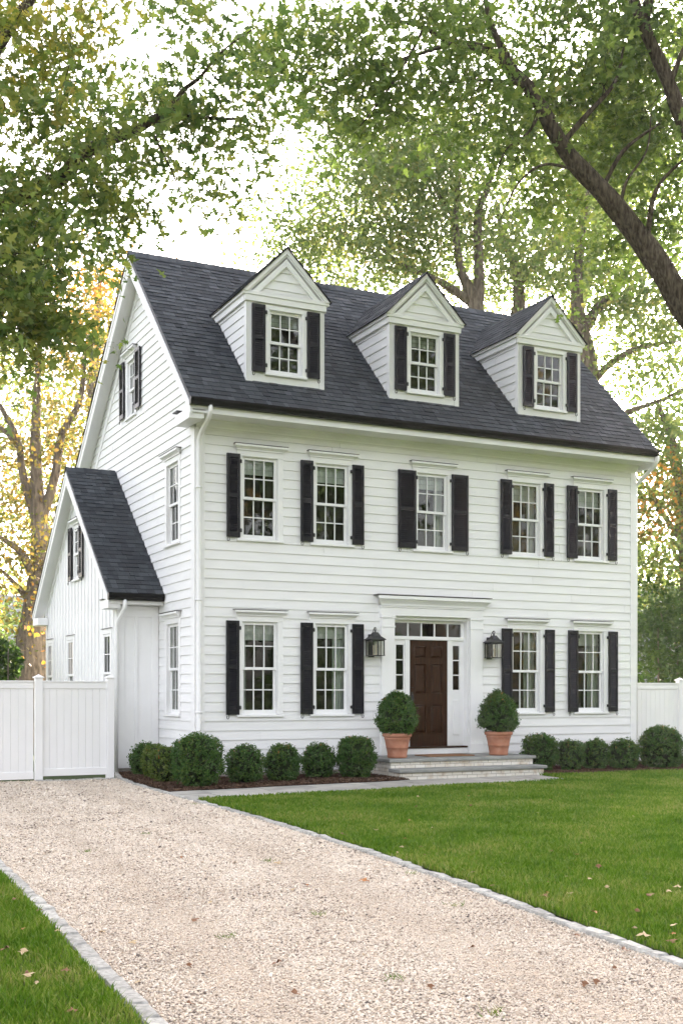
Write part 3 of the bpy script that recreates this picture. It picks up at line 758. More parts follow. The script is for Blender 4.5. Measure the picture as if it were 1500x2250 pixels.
y = WY0 + 0.28
while y < WY1 - 0.1:                                  # battens on the gable
    top = wz_(y) - 0.30
    segs = [(0.12, top)]
    for yc, w, z0, z1 in [(a, b + 0.22, c - 0.07, d + 0.14) for a, b, c, d in gh] + [(gwin[0], gwin[1] + 0.22, gwin[2] - 0.07, gwin[2] + gwin[3] + 0.2)]:
        if abs(y - yc) < w / 2 + 0.02:
            ns = []
            for a, b in segs:
                if z0 > a: ns.append((a, min(b, z0)))
                if z1 < b: ns.append((max(a, z1), b))
            segs = ns
    for a, b in segs:
        if b - a > 0.03: mb.box(WXL - 0.02, WXL - 0.0005, y - 0.02, y + 0.02, a, b, bev=0.003)
    y += 0.285
mb.box(WXL - 0.026, WXL - 0.0005, WY0 - 0.026, WY0 + 0.10, 0.12, 3.3, bev=0.003); mb.box(WXL - 0.026, WXL - 0.0005, WY1 - 0.1, WY1 + 0.026, 0.12, 3.3, bev=0.003)
mb.box(WXL - 0.008, WXL - 0.0005, WY0 + 0.1, WY1 - 0.1, 3.28, 3.30)                    # flashing line
# front wall boards
mb.box(WXL - 0.026, WXL + 0.12, WY0 - 0.026, WY0 - 0.0005, 0.12, 3.02, bev=0.003); mb.box(-0.16, -0.032, WY0 - 0.026, WY0 - 0.0005, 0.12, 3.02, bev=0.003)
mb.box(-0.50, -0.44, WY0 - 0.024, WY0 - 0.0005, 0.12, 3.02, bev=0.003); mb.box(WXL - 0.026, -0.032, WY0 - 0.028, WY0 - 0.0005, 3.02, 3.22, bev=0.003)
mb.build('batten', 'trim', wing)
mb = MB(); mb.box(WXL + 0.01, 0.0, WY0 + 0.01, WY0 + 0.2, -0.3, 0.118); mb.box(WXL + 0.01, 0, WY0 + 0.2, WY1, -0.3, 0.118); mb.build('foundation', 'foundation', house)
mb = MB()
slab(mb, WO, 0.0, WEY, WEZ, WRY, WRZ, 0.09); slab(mb, WO, -0.0, 2 * WRY - WEY, WEZ, WRY + 0.002, WRZ - 0.001, 0.09)
wroof = mb.build('wing_roof', 'gutter', house)
mb = MB(); up = Vector((0, WRY - WEY, WRZ - WEZ))
shingles(mb, (WO - 0.015, WEY - 0.03, WEZ - 0.03 * WS + 0.004), (1, 0, 0), up, -WO + 0.015, up.length + 0.03, rnd)
up2 = Vector((0, WEY - WRY, WRZ - WEZ)); shingles(mb, (WO - 0.015, 2 * WRY - WEY, WEZ + 0.004), (1, 0, 0), up2, -WO, up2.length, rnd, 0.25)
x = WO - 0.015
while x < -0.1:
    z = WRZ + 0.035
    mb.add([(x, WRY - 0.14, z - 0.14 * WS), (x + 0.24, WRY - 0.14, z - 0.14 * WS - 0.01), (x + 0.24, WRY, z - 0.006), (x, WRY, z + 0.006), (x + 0.24, WRY + 0.14, z - 0.14 * WS - 0.01), (x, WRY + 0.14, z - 0.14 * WS)], [(0, 1, 2, 3), (3, 2, 4, 5)]); x += 0.19
mb.build('shingles', 'shingle', wroof)
mb = MB()
for sg in (1, -1):
    ya = WRY - sg * (WRY - WEY - 0.03); za = wz_(ya) - 0.092; yb = WRY; zb_ = WRZ - 0.092
    mb.prism([(WO, ya, za), (WO, yb, zb_), (WO, yb, zb_ - 0.26), (WO, ya, za - 0.2)], (0.035, 0, 0))
    mb.prism([(WO - 0.018, ya, za), (WO - 0.018, yb, zb_), (WO - 0.018, yb, zb_ - 0.08), (WO - 0.018, ya, za - 0.07)], (0.0178, 0, 0))
    mb.prism([(WO + 0.035, ya, za - 0.11), (WO + 0.035, yb, zb_ - 0.12), (WO + 0.035, yb, zb_ - 0.14), (WO + 0.035, ya, za - 0.13)], (WXL - 0.03 - WO - 0.035, 0, 0))
    mb.prism([(WXL - 0.034, ya + sg * 0.2, za + 0.2 * WS - 0.13), (WXL - 0.034, yb, zb_ - 0.142), (WXL - 0.034, yb, zb_ - 0.32), (WXL - 0.034, ya + sg * 0.2, za + 0.2 * WS - 0.28)], (0.033, 0, 0))
    y0_, y1_ = sorted((ya + sg * 0.02, WRY - sg * (WRY - WY0 - 0.24)))
    mb.box(WO - 0.002, WXL - 0.03, y0_, y1_, WEZ - 0.30, WEZ - 0.13, bev=0.004)         # eave return
mb.box(WO + 0.04, -0.03, WEY + 0.02, WEY + 0.045, WEZ - 0.22, WEZ - 0.095, bev=0.003)
mb.box(WO + 0.04, -0.03, WEY + 0.045, WY0, WEZ - 0.215, WEZ - 0.195)
mb.build('rake_trim', 'trim', wing)
mb = MB(); mb.box(WO - 0.03, WXL - 0.034, WEY + 0.34, WEY + 0.58, WEZ - 0.128, WEZ - 0.112); mb.build('return_cap', 'gutter', wing)
mb = MB(); gutter(mb, WO - 0.02, -0.03, WEY + 0.018, WEZ - 0.03); mb.build('gutter', 'gutter', wroof)
mb = MB()
xd = WXL - 0.03
mb.tube([(xd + 0.06, WEY - 0.03, WEZ - 0.14), (xd + 0.06, WEY - 0.03, WEZ - 0.27), (xd + 0.05, WEY + 0.04, WEZ - 0.36), (xd + 0.005, WY0 - 0.14, WEZ - 0.50), (xd - 0.02, WY0 - 0.08, WEZ - 0.6), (xd - 0.02, WY0 - 0.075, WEZ - 0.7), (xd - 0.03, WY0 - 0.075, 0.05)], 0.04, 12)
mb.build('downspout', 'trim', house, smooth=True)
for yc, w, z0, z1 in gh: make_window((WXL, yc, z0), RL, w, z1 - z0, cas=0.09, head=0.10, cols=2, cornice=False, mid=0.55, depth=0.5, pr=0.022, ys=-0.018)
make_window((WXL, gwin[0], gwin[2]), RL, gwin[1], gwin[3], cas=0.09, head=0.09, cols=2, depth=0.5, pr=0.022, ys=-0.018)
make_shutter((WXL, gwin[0] + 0.49, 4.0), RL, 0.27, 1.16, 1); make_shutter((WXL, gwin[0] - 0.49, 4.0), RL, 0.31, 1.16, -1)
for k, (yc, w, z0, z1) in enumerate(gh):
    q = MB(); q.box(WXL - 0.045, WXL - 0.0005, yc - w / 2 - 0.1, yc + w / 2 + 0.1, z1 + 0.1, z1 + 0.11); q.build('drip_cap', 'leadcap', house)

# --- entrance ----------------------------------------------------------------
LZ = 0.36
mb = MB()
for a, b in ((3.715, 4.0), (5.715, 5.995)):
    mb.box(a, b, -0.085, 0.0, LZ + 0.2, 2.82, bev=0.005); mb.box(a - 0.02, b + 0.02, -0.105, 0.0, LZ, LZ + 0.2, bev=0.006)
    mb.box(a - 0.012, b + 0.012, -0.097, 0.0, 2.82, 2.85, bev=0.004); mb.box(a, b, -0.087, 0.0, 2.85, 3.0, bev=0.004); mb.box(a - 0.02, b + 0.02, -0.105, 0.0, 3.0, 3.045, bev=0.006)
mb.box(3.70, 6.01, -0.095, 0.0, 3.046, 3.20, bev=0.005)
mb.box(3.69, 6.02, -0.11, 0.0, 3.201, 3.235, bev=0.005)
prof = [(0.11, 3.236), (0.125, 3.236), (0.13, 3.27), (0.15, 3.30), (0.185, 3.34), (0.215, 3.36), (0.215, 3.42), (0.0, 3.43), (0.0, 3.236)]
n = len(prof); ext_ = lambda p: max(0, p - 0.11)
mb.add([(3.69 - ext_(p[0]), -p[0], p[1]) for p in prof] + [(6.02 + ext_(p[0]), -p[0], p[1]) for p in prof], [(i, i + 1, n + i + 1, n + i) for i in range(n - 1)] + [tuple(range(n - 1)), tuple(range(n, 2 * n - 1))[::-1]])
ent = mb.build('door_surround', 'trim', house)
mb = MB(); mb.box(3.575, 6.135, -0.225, 0.0, 3.431, 3.446); mb.build('drip_cap', 'leadcap', ent)
# recess: jambs, head, mullions
RD = 0.13
mb = MB()
mb.box(4.0, 4.03, 0.0, RD + 0.06, LZ, 3.045); mb.box(5.685, 5.715, 0.0, RD + 0.06, LZ, 3.045); mb.box(4.03, 5.685, 0.0, RD + 0.06, 2.985, 3.045)
mb.box(4.03, 5.685, RD - 0.03, RD + 0.05, 2.60, 2.67, bev=0.004)                       # transom bar
mb.box(4.03, 5.685, RD, RD + 0.04, 2.93, 2.985)
for a, b in ((4.03, 4.11), (5.62, 5.685)): mb.box(a, b, RD, RD + 0.04, 0.51, 2.60); mb.box(a, b, RD, RD + 0.04, 2.67, 2.93)
for a, b in ((4.345, 4.44), (5.305, 5.40)): mb.box(a, b, RD - 0.02, RD + 0.05, 0.51, 2.60, bev=0.004)
for a, b in ((4.11, 4.345), (5.40, 5.62)):
    mb.box(a, b, RD + 0.005, RD + 0.04, 0.51, 1.62); mb.box(a, b, RD + 0.005, RD + 0.04, 2.50, 2.60)
    mb.box(a + 0.04, b - 0.04, RD - 0.012, RD + 0.0045, 0.72, 1.42, bev=0.008)
    for x0, x1 in ((a, a + 0.035), (b - 0.035, b)): mb.box(x0, x1, RD + 0.005, RD + 0.04, 1.62, 2.50)
    for z in (1.62 + 0.293, 1.62 + 0.587): mb.box(a + 0.035, b - 0.035, RD + 0.008, RD + 0.032, z - 0.011, z + 0.011)
for i in range(1, 5):
    x = 4.11 + (5.62 - 4.11) * i / 5; mb.box(x - 0.013, x + 0.013, RD + 0.004, RD + 0.036, 2.67, 2.93)
mb.box(4.03, 5.685, -0.012, 0.10, LZ, 0.475, bev=0.004)                                # riser under the threshold
mb.build('door_frame', 'trim', ent)
mb = MB(); mb.box(4.03, 5.685, -0.035, RD + 0.05, 0.476, 0.508, bev=0.004); mb.build('threshold', 'door', ent)
mb = MB()
for a, b, c, d in [(4.11, 5.62, 2.67, 2.93)]: mb.quad((a, RD + 0.02, c), (b, RD + 0.02, c), (b, RD + 0.02, d), (a, RD + 0.02, d))
mb.build('transom_glass', 'glass', ent)
for a, b in ((4.145, 4.31), (5.435, 5.585)):
    mb = MB(); mb.quad((a, RD + 0.02, 1.62), (b, RD + 0.02, 1.62), (b, RD + 0.02, 2.5), (a, RD + 0.02, 2.5)); mb.build('sidelight_glass', 'glass', ent)
mb = MB()
X0, X1, Y0_, Y1_, Z0, Z1 = 4.0, 5.72, RD + 0.062, 1.6, 0.45, 3.05
mb.quad((X0, Y1_, Z0), (X1, Y1_, Z0), (X1, Y1_, Z1), (X0, Y1_, Z1)); mb.quad((X0, Y0_, Z0), (X0, Y1_, Z0), (X0, Y1_, Z1), (X0, Y0_, Z1)); mb.quad((X1, Y0_, Z0), (X1, Y1_, Z0), (X1, Y1_, Z1), (X1, Y0_, Z1))
mb.quad((X0, Y0_, Z0), (X1, Y0_, Z0), (X1, Y1_, Z0), (X0, Y1_, Z0)); mb.quad((X0, Y0_, Z1), (X1, Y0_, Z1), (X1, Y1_, Z1), (X0, Y1_, Z1))
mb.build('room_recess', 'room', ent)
# six-panel door
mb = MB(); dx0, dx1, dz0, dz1 = 4.442, 5.303, 0.510, 2.598; y = RD
sl_, ml_ = 0.115, 0.12
px = [(dx0 + sl_, (dx0 + dx1) / 2 - ml_ / 2), ((dx0 + dx1) / 2 + ml_ / 2, dx1 - sl_)]
pz = [(dz0 + 0.26, dz0 + 0.82), (dz0 + 1.04, dz0 + 1.62), (dz0 + 1.74, dz0 + 1.97)]
mb.box(dx0, dx0 + sl_, y, y + 0.045, dz0, dz1); mb.box(dx1 - sl_, dx1, y, y + 0.045, dz0, dz1)
zs = [dz0] + [v for q in pz for v in q] + [dz1]
for i in range(0, 8, 2): mb.box(dx0 + sl_, dx1 - sl_, y, y + 0.045, zs[i], zs[i + 1])
for a, b in pz:
    mb.box(px[0][1], px[1][0], y, y + 0.045, a, b)
    for c, d in px:
        q = 0.014; yb = y + 0.026; q2 = 0.052; yr = y + 0.004
        o4 = [(c, y, a), (d, y, a), (d, y, b), (c, y, b)]; i4 = [(c + q, yb, a + q), (d - q, yb, a + q), (d - q, yb, b - q), (c + q, yb, b - q)]
        r4 = [(c + q2, yr, a + q2), (d - q2, yr, a + q2), (d - q2, yr, b - q2), (c + q2, yr, b - q2)]
        mb.add(o4 + i4 + r4, [(k, (k + 1) % 4, 4 + (k + 1) % 4, 4 + k) for k in range(4)] + [(4 + k, 4 + (k + 1) % 4, 8 + (k + 1) % 4, 8 + k) for k in range(4)] + [(8, 9, 10, 11)])
door = mb.build('door', 'door', house)
mb = MB(); hx = dx0 + 0.055
mb.box(hx - 0.022, hx + 0.022, y - 0.012, y, 1.30, 1.58, bev=0.004)
mb.tube([(hx, y - 0.01, 1.54), (hx, y - 0.05, 1.53), (hx, y - 0.06, 1.47), (hx, y - 0.055, 1.38), (hx, y - 0.01, 1.33)], 0.009, 8)
mb.lathe([(0.0, 0.012), (0.02, 0.012), (0.024, 0.0)], 14, 0, (hx, y - 0.012, 1.66))
mb.build('handle', 'iron', door)

# --- front steps --------------------------------------------------------------
steps = thing('front_steps', 'two white brick front steps with bluestone treads below the wooden door', 'steps', (0, 0, 0))
SX0, SX1 = 3.27, 6.37
mb = MB(); mb.box(SX0, SX1, -1.26, -0.115, -0.05, 0.30); mb.box(SX0, SX1, -1.62, -1.262, -0.05, 0.13)
mb.build('brick_base', 'brick', steps)
mb = MB(); mb.box(SX0 - 0.05, SX1 + 0.05, -1.31, -0.03, 0.301, LZ - 0.001, bev=0.008); mb.build('tread', 'bluestone', steps)
mb = MB(); mb.box(SX0 - 0.05, SX1 + 0.05, -1.67, -1.262, 0.131, 0.19, bev=0.008); mb.build('tread', 'bluestone', steps)
mb = MB(); mb.box(4.28, 5.28, -0.92, -0.35, LZ, LZ + 0.02, bev=0.006)
tag(mb.build('doormat', 'coir'), 'flat brown coir doormat on the landing before the door', 'doormat')

# --- lanterns -------------------------------------------------------------------
def lantern(x, z, label):
    t = thing('wall_lantern', label, 'lantern', (x, 0, z), 0, 'black lanterns beside the front door')
    cy = -0.20; hw = 0.125; h = 0.30
    mb = MB(); mb.box(-0.06, 0.06, -0.05, -0.022, -0.02, 0.42, bev=0.004)
    mb.tube([(0, -0.04, 0.36), (0, -0.09, 0.44), (0, -0.15, 0.52), (0, cy, 0.535), (0, cy, 0.49)], 0.008, 8); mb.build('bracket', 'iron', t)
    mb = MB()
    for sx in (-1, 1):
        for sy in (-1, 1): mb.box(sx * hw - 0.009, sx * hw + 0.009, cy + sy * hw - 0.009, cy + sy * hw + 0.009, 0.015, h)
    mb.box(-hw - 0.014, hw + 0.014, cy - hw - 0.014, cy + hw + 0.014, 0.0, 0.015)
    for a in (-1, 1):
        mb.box(-hw + 0.009, hw - 0.009, cy + a * hw - 0.009, cy + a * hw + 0.009, h - 0.018, h); mb.box(a * hw - 0.009, a * hw + 0.009, cy - hw + 0.009, cy + hw - 0.009, h - 0.018, h)
        mb.box(-0.005, 0.005, cy + a * hw - 0.004, cy + a * hw + 0.004, 0.015, h - 0.018)
    mb.build('cage', 'iron', t)
    mb = MB(); e = hw + 0.03
    b4 = [(-e, cy - e, h), (e, cy - e, h), (e, cy + e, h), (-e, cy + e, h)]; m4 = [(-e, cy - e, h + 0.015), (e, cy - e, h + 0.015), (e, cy + e, h + 0.015), (-e, cy + e, h + 0.015)]
    c4 = [(-0.085, cy - 0.085, h + 0.075), (0.085, cy - 0.085, h + 0.075), (0.085, cy + 0.085, h + 0.075), (-0.085, cy + 0.085, h + 0.075)]
    t4 = [(-0.04, cy - 0.04, h + 0.15), (0.04, cy - 0.04, h + 0.15), (0.04, cy + 0.04, h + 0.15), (-0.04, cy + 0.04, h + 0.15)]
    mb.add(b4 + m4 + c4 + t4, [(3, 2, 1, 0)] + [(4 * r + k, 4 * r + (k + 1) % 4, 4 * r + 4 + (k + 1) % 4, 4 * r + 4 + k) for r in range(3) for k in range(4)] + [(12, 13, 14, 15)])
    mb.tube([(0, cy, h + 0.15), (0, cy, h + 0.19)], 0.018, 8)
    ring = [(0.028 * math.cos(a), cy, h + 0.215 + 0.028 * math.sin(a)) for a in np.linspace(0, 2 * math.pi, 15)]; mb.tube(ring, 0.006, 6)
    mb.build('cap', 'iron', t)
    mb = MB()
    for a in (-1, 1):
        mb.quad((-hw, cy + a * (hw - 0.002), 0.015), (hw, cy + a * (hw - 0.002), 0.015), (hw, cy + a * (hw - 0.002), h), (-hw, cy + a * (hw - 0.002), h))
        mb.quad((a * (hw - 0.002), cy - hw, 0.015), (a * (hw - 0.002), cy + hw, 0.015), (a * (hw - 0.002), cy + hw, h), (a * (hw - 0.002), cy - hw, h))
    mb.build('pane', 'lglass', t)
    mb = MB()
    for dx, dy in ((-0.03, 0.02), (0.03, 0.02), (0.0, -0.03)):
        mb.lathe([(0, 0.02), (0.022, 0.02), (0.02, 0.03), (0.011, 0.035), (0.011, 0.15), (0, 0.15)], 10, 0, (dx, cy + dy, 0))
        mb.lathe([(0.008, 0.15), (0.014, 0.17), (0.011, 0.195), (0.0, 0.215)], 10, 0, (dx, cy + dy, 0))
    mb.build('candle', 'candle', t)
lantern(3.51, 2.26, 'black lantern on the siding left of the entrance pilaster')
lantern(6.185, 2.255, 'black lantern right of the entrance, overlapping a shutter')

# ------------------------------------------------------------------ plants: boxwood
def leaf_cloud(pos, nrm, size, aspect, jitter, rgen, shape='rhomb'):
    """numpy: one flat leaf at every pos, facing about nrm"""
    n = len(pos)
    d = rgen.normal(size=(n, 3)); d /= np.linalg.norm(d, axis=1)[:, None]
    nn = nrm + jitter * d; nn /= np.linalg.norm(nn, axis=1)[:, None]
    t = np.cross(nn, rgen.normal(size=(n, 3))); t /= np.linalg.norm(t, axis=1)[:, None]
    b = np.cross(nn, t)
    s = size * rgen.uniform(0.5, 1.35, n)[:, None]
    if shape == 'rhomb': prof = [(-0.5, 0, 0), (-0.1, 0.5, .06), (0.5, 0, 0), (-0.1, -0.5, .06)]
    elif shape == 'oval': prof = [(-0.5, 0, 0), (-0.2, 0.42, .08), (0.2, 0.38, .06), (0.55, 0, -.05), (0.2, -0.38, .06), (-0.2, -0.42, .08)]
    else:   # maple
        prof = [(-0.5, 0, 0), (-0.40, 0.34, .05), (-0.16, 0.17, .03), (0.0, 0.60, .1), (0.10, 0.17, .03), (0.32, 0.17, .03), (0.66, 0.0, -.08), (0.32, -0.17, .03), (0.10, -0.17, .03), (0.0, -0.60, .1), (-0.16, -0.17, .03), (-0.40, -0.34, .05)]
    k = len(prof); V = np.empty((n, k, 3))
    for i, (u, v, w) in enumerate(prof): V[:, i] = pos + s * (u * t + v * aspect * b + w * nn)
    return V.reshape(-1, 3), np.full(n, k), np.arange(n * k)

def bush_mesh(rx, rz, nt, seed, leaf=0.04, flat=0.0, mat='leaf_box', egg=False):
    g = np.random.default_rng(seed)
    d = g.normal(size=(nt, 3)); d /= np.linalg.norm(d, axis=1)[:, None]
    d = d[d[:, 2] > -0.9]
    lump = 1 + 0.05 * np.sin(d[:, 0] * 5 + seed) * np.cos(d[:, 1] * 6 + seed * 2) + 0.04 * np.sin(d[:, 2] * 8 + seed)
    ax = np.array([rx, rx, rz])
    p = 2.5
    p = 2.0 if egg else 2.5
    sup = 1 / (np.abs(d[:, 0]) ** p + np.abs(d[:, 1]) ** p + np.abs(d[:, 2]) ** p) ** (1 / p)
    base = d * (lump * sup * g.uniform(0.93, 1.04, len(d)))[:, None]
    if egg:
        w = 1.03 - 0.30 * base[:, 2]; base[:, :2] *= w[:, None]
    base = base * ax
    m = 15
    twig = d + 0.35 * g.normal(size=d.shape); twig[:, 2] += 0.35; twig /= np.linalg.norm(twig, axis=1)[:, None]
    ll = g.uniform(0.035, 0.085, len(d))
    pos = []; nr = []
    for i in range(m):
        f = i / (m - 1) - 0.55
        side = g.normal(size=d.shape) * 0.017
        pos.append(base + twig * (f * ll * 1.3)[:, None] + side); nr.append(twig * 0.35 + g.normal(size=d.shape) * 0.55 + np.array([0, 0, 0.25]))
    pos = np.concatenate(pos); nr = np.concatenate(nr)
    pos[:, 2] = np.maximum(pos[:, 2], -rz * 0.97)
    V, ft, fl = leaf_cloud(pos, nr, leaf, 0.55, 0.4, g)
    me = np_mesh('foliage', V, ft, fl, [mat, 'fall_orange', 'leaf_box_yellow'])
    cl = np.sin(pos[:, 0] * 9 + seed) * np.cos(pos[:, 1] * 8 - seed) + pos[:, 2] / rz * 0.5
    mi = np.where(g.uniform(size=len(pos)) < np.clip(0.10 + 0.28 * cl, 0.02, 0.5), 2, 0)
    hot = (pos[:, 2] > rz * 0.45) & (np.sin(pos[:, 0] * 23 + seed * 3) * np.sin(pos[:, 1] * 19 + seed) > 0.72)
    mi = np.where(hot & (g.uniform(size=len(pos)) < 0.10), 1, mi)
    me.polygons.foreach_set('material_index', mi.astype(np.int32))
    return me
def core_mesh(rx, rz, egg=False):  # solid dark body under the leaves, painted as shaded interior, no real twigs
    mb = MB(); prof = [(0.001, -rz * 0.97)]
    for i in range(1, 10):
        a = -math.pi / 2 + math.pi * i / 10; r = math.cos(a) ** 0.8 * rx * 0.9
        z = math.sin(a)
        if egg: r *= 1.03 - 0.30 * z
        prof.append((r, z * rz * 0.93))
    prof.append((0.001, rz * 0.93)); mb.lathe(prof, 16); return mb
def bush(x0, x1, yt, yb, label, seed, group, mat='leaf_box', loc=None):
    """a clipped shrub standing on the ground, width and height in metres from its photo outline"""
    zg = 0.035; dc = F_PX * (EYE - zg) / (yb - HORIZON); rx = (x1 - x0) / 2 / F_PX * dc * 0.96
    d = dc + rx * 0.75
    p = P((x0 + x1) / 2, yb, d); ht = (EYE + (HORIZON - yt) / F_PX * d) - zg
    rz = ht / 2
    t = thing('boxwood_shrub', label, 'shrub', (p.x, p.y, zg), random.uniform(0, 6), group)
    o = link('foliage', bush_mesh(rx * 0.95, rz * 0.98, int(640 * (rx / 0.34) ** 2), seed, mat=mat), t, (0, 0, rz))
    core_mesh(rx, rz).build('shade_core', 'box_core', t, (0, 0, rz), smooth=True)
    return t
GB = 'clipped boxwood balls along the front of the house'
for i, (a, lab, mat) in enumerate([
    ((286, 348, 1636, 1705), 'small boxwood against the side wall, rearmost of the corner clump', 'leaf_box'),
    ((312, 375, 1640, 1712), 'yellowish boxwood squeezed in the middle of the corner clump', 'leaf_box_yellow'),
    ((330, 398, 1643, 1721), 'bright green boxwood just behind the biggest corner boxwood', 'leaf_box_yellow'),
    ((377, 490, 1614, 1733), 'largest boxwood, standing at the corner of the house', 'leaf_box'),
    ((498, 577, 1640, 1724), 'round boxwood under the single-shuttered window, beside the largest one', 'leaf_box'),
    ((580, 659, 1640, 1719), 'round boxwood between the two lower left windows', 'leaf_box'),
    ((663, 735, 1637, 1712), 'round boxwood under the second lower window from the corner', 'leaf_box'),
    ((738, 827, 1622, 1712), 'big boxwood touching the left side of the brick steps', 'leaf_box'),
    ((1146, 1225, 1615, 1696), 'broad boxwood touching the right side of the brick steps', 'leaf_box'),
    ((1222, 1282, 1626, 1694), 'small boxwood under the window right of the steps', 'leaf_box'),
    ((1278, 1338, 1627, 1692), 'small boxwood under the rightmost lower window', 'leaf_box'),
    ((1336, 1403, 1626, 1692), 'boxwood at the right corner board of the house', 'leaf_box'),
    ((1405, 1500, 1600, 1690), 'large boxwood in front of the right-hand white fence', 'leaf_box')]):
    bush(*a, lab, 20 + i, GB, mat)

# pots and potted shrubs
def pot(x, y, z, label):
    t = thing('terracotta_pot', label, 'pot', (x, y, z), 0, 'terracotta pots on the landing')
    s = 0.90
    prof = [(0.0, 0.0), (0.185, 0.0), (0.20, 0.012), (0.205, 0.04), (0.20, 0.05), (0.222, 0.18), (0.228, 0.184), (0.231, 0.20), (0.228, 0.206), (0.258, 0.34), (0.268, 0.348), (0.27, 0.36), (0.264, 0.368), (0.272, 0.385), (0.297, 0.395), (0.302, 0.41), (0.302, 0.44), (0.292, 0.455), (0.265, 0.455), (0.255, 0.43), (0.25, 0.40)]
    mb = MB(); mb.lathe([(r * s, h) for r, h in prof], 40); mb.build('pot_body', 'terracotta', t, smooth=True)
    mb = MB(); mb.lathe([(0.0, 0.415), (0.226, 0.41)], 24); mb.build('potting_soil', 'soil', t)
pot(3.60, -0.90, LZ, 'terracotta pot on the landing left of the door')
pot(5.83, -0.90, LZ, 'terracotta pot on the landing right of the door')
for i, (x, lab) in enumerate([(3.595, 'egg-shaped clipped boxwood growing in the left terracotta pot'), (5.82, 'egg-shaped clipped boxwood growing in the right terracotta pot')]):
    t = thing('potted_boxwood', lab, 'shrub', (x, -0.9, LZ + 0.40), i * 2.0, 'potted boxwoods flanking the door')
    link('foliage', bush_mesh(0.335, 0.41, 720, 60 + i, egg=True), t, (0, 0, 0.41))
    core_mesh(0.31, 0.38, True).build('shade_core', 'box_core', t, (0, 0, 0.41), smooth=True)

# ------------------------------------------------------------------ fences
def fence_panel(mb, x0, x1, y, z0, z1):
    mb.box(x0, x1, y - 0.03, y + 0.03, z1 - 0.13, z1 - 0.015, bev=0.004); mb.box(x0, x1, y - 0.045, y + 0.045, z1 - 0.015, z1 + 0.01, bev=0.004)
    mb.box(x0, x1, y - 0.03, y + 0.03, z0, z0 + 0.13, bev=0.004)
    n = max(1, round((x1 - x0) / 0.135)); w = (x1 - x0) / n
    for i in range(n): mb.box(x0 + i * w + 0.0015, x0 + (i + 1) * w - 0.0015, y - 0.013, y + 0.013, z0 + 0.125, z1 - 0.125, bev=0.003)
def fence_post(t, x, y, h, z=0.0):
    mb = MB(); mb.box(x - 0.065, x + 0.065, y - 0.065, y + 0.065, z - 0.1, h, bev=0.006); po = mb.build('post', 'vinyl', t)
    mb = MB(); a = 0.085
    mb.box(x - a, x + a, y - a, y + a, h, h + 0.025, bev=0.004)
    mb.add([(x - 0.07, y - 0.07, h + 0.025), (x + 0.07, y - 0.07, h + 0.025), (x + 0.07, y + 0.07, h + 0.025), (x - 0.07, y + 0.07, h + 0.025), (x, y, h + 0.07)], [(0, 1, 4), (1, 2, 4), (2, 3, 4), (3, 0, 4)])
    mb.build('post_cap', 'vinyl', po)
FY = 1.05
fl = thing('fence', 'white board fence with capped posts closing the gravel drive', 'fence')
for x in (-1.26, -2.54, -5.2, -7.9): fence_post(fl, x, FY, 1.82)
mb = MB(); fence_panel(mb, -2.475, -1.325, FY, 0.085, 1.765); mb.build('panel', 'vinyl', fl)
mb = MB(); fence_panel(mb, -5.135, -2.63, FY, 0.04, 1.765); mb.build('panel', 'vinyl', fl)
mb = MB(); fence_panel(mb, -7.835, -5.265, FY, 0.04, 1.765); mb.build('panel', 'vinyl', fl)
fr = thing('fence', 'white board fence joining the right corner of the house', 'fence')
FY2 = 0.6
for x in (11.72, 14.2, 16.7): fence_post(fr, x, FY2, 1.84)
xs = [9.96, 11.655, 11.785, 14.135, 14.265, 16.635]
for i in range(0, 6, 2):
    mb = MB(); fence_panel(mb, xs[i], xs[i + 1], FY2, 0.05, 1.775); mb.build('panel', 'vinyl', fr)

# ------------------------------------------------------------------ ground
def sheet(name, poly, z, mat):
    mb = MB(); mb.add([(p[0], p[1], z if len(p) < 3 else p[2]) for p in poly], [tuple(range(len(poly)))]); return structure(mb.build(name, mat))
mb = MB(); mb.quad((-170, -170, -0.03), (190, -170, -0.03), (190, 190, -0.03), (-170, 190, -0.03)); structure(mb.build('ground', 'ground'))
KR = [(-0.86, 2.02), (-1.10, 0.95), (-1.24, -0.3), (-1.32, -2.0), (-1.36, -4.0), (-1.43, -6.6), (-1.62, -9.5), (-1.88, -12.0), (-2.14, -13.8), (-2.3, -15.5), (-2.6, -18.5), (-3.0, -22)]
KL = [(-4.8, -3.0), (-4.92, -7.0), (-5.01, -9.0), (-5.12, -11.5), (-5.21, -13.1), (-5.29, -14.7), (-5.5, -18), (-5.8, -22)]
drive = KR[::-1] + [(-1.0, FY + 0.3), (-8.5, FY + 0.3), (-8.5, -2.2), (-4.9, -2.6)] + KL
drive = [p for p in KR if p[1] < 1.0][::-1] + [(-1.08, FY + 0.02), (-8.5, FY + 0.02), (-8.5, -1.5), (-5.4, -2.0)] + KL
# wheel-rutted but level sheet
sheet('gravel_drive', drive, 0.0, 'gravel')
PB = [(-1.175, -2.50), (-0.684, -2.40), (1.0, -2.22), (2.78, -2.03), (3.3, -1.90), (6.05, -1.84)]      # back edge
PF = [(-1.36, -3.80), (-0.99, -3.76), (1.0, -3.55), (2.05, -3.42), (3.86, -3.25), (5.1, -3.22), (6.0, -3.05)]
lawn_r = [(-1.30, -3.82)] + PF[1:] + [(6.15, -1.80), (7.5, -1.80), (9.4, -2.05), (11.5, -2.2), (12.5, -1.0), (12.5, 0.4), (30, 0.4), (30, -24), (-2.95, -24)] + [(p[0] + 0.07, p[1]) for p in KR if p[1] < -3.9][::-1]
sheet('lawn', lawn_r, 0.018, 'lawn_soil')
lawn_l = [(p[0] - 0.07, p[1]) for p in KL] + [(-16, -22), (-16, -2.0), (-5.4, -2.0)]
sheet('lawn', lawn_l, 0.018, 'lawn_soil')

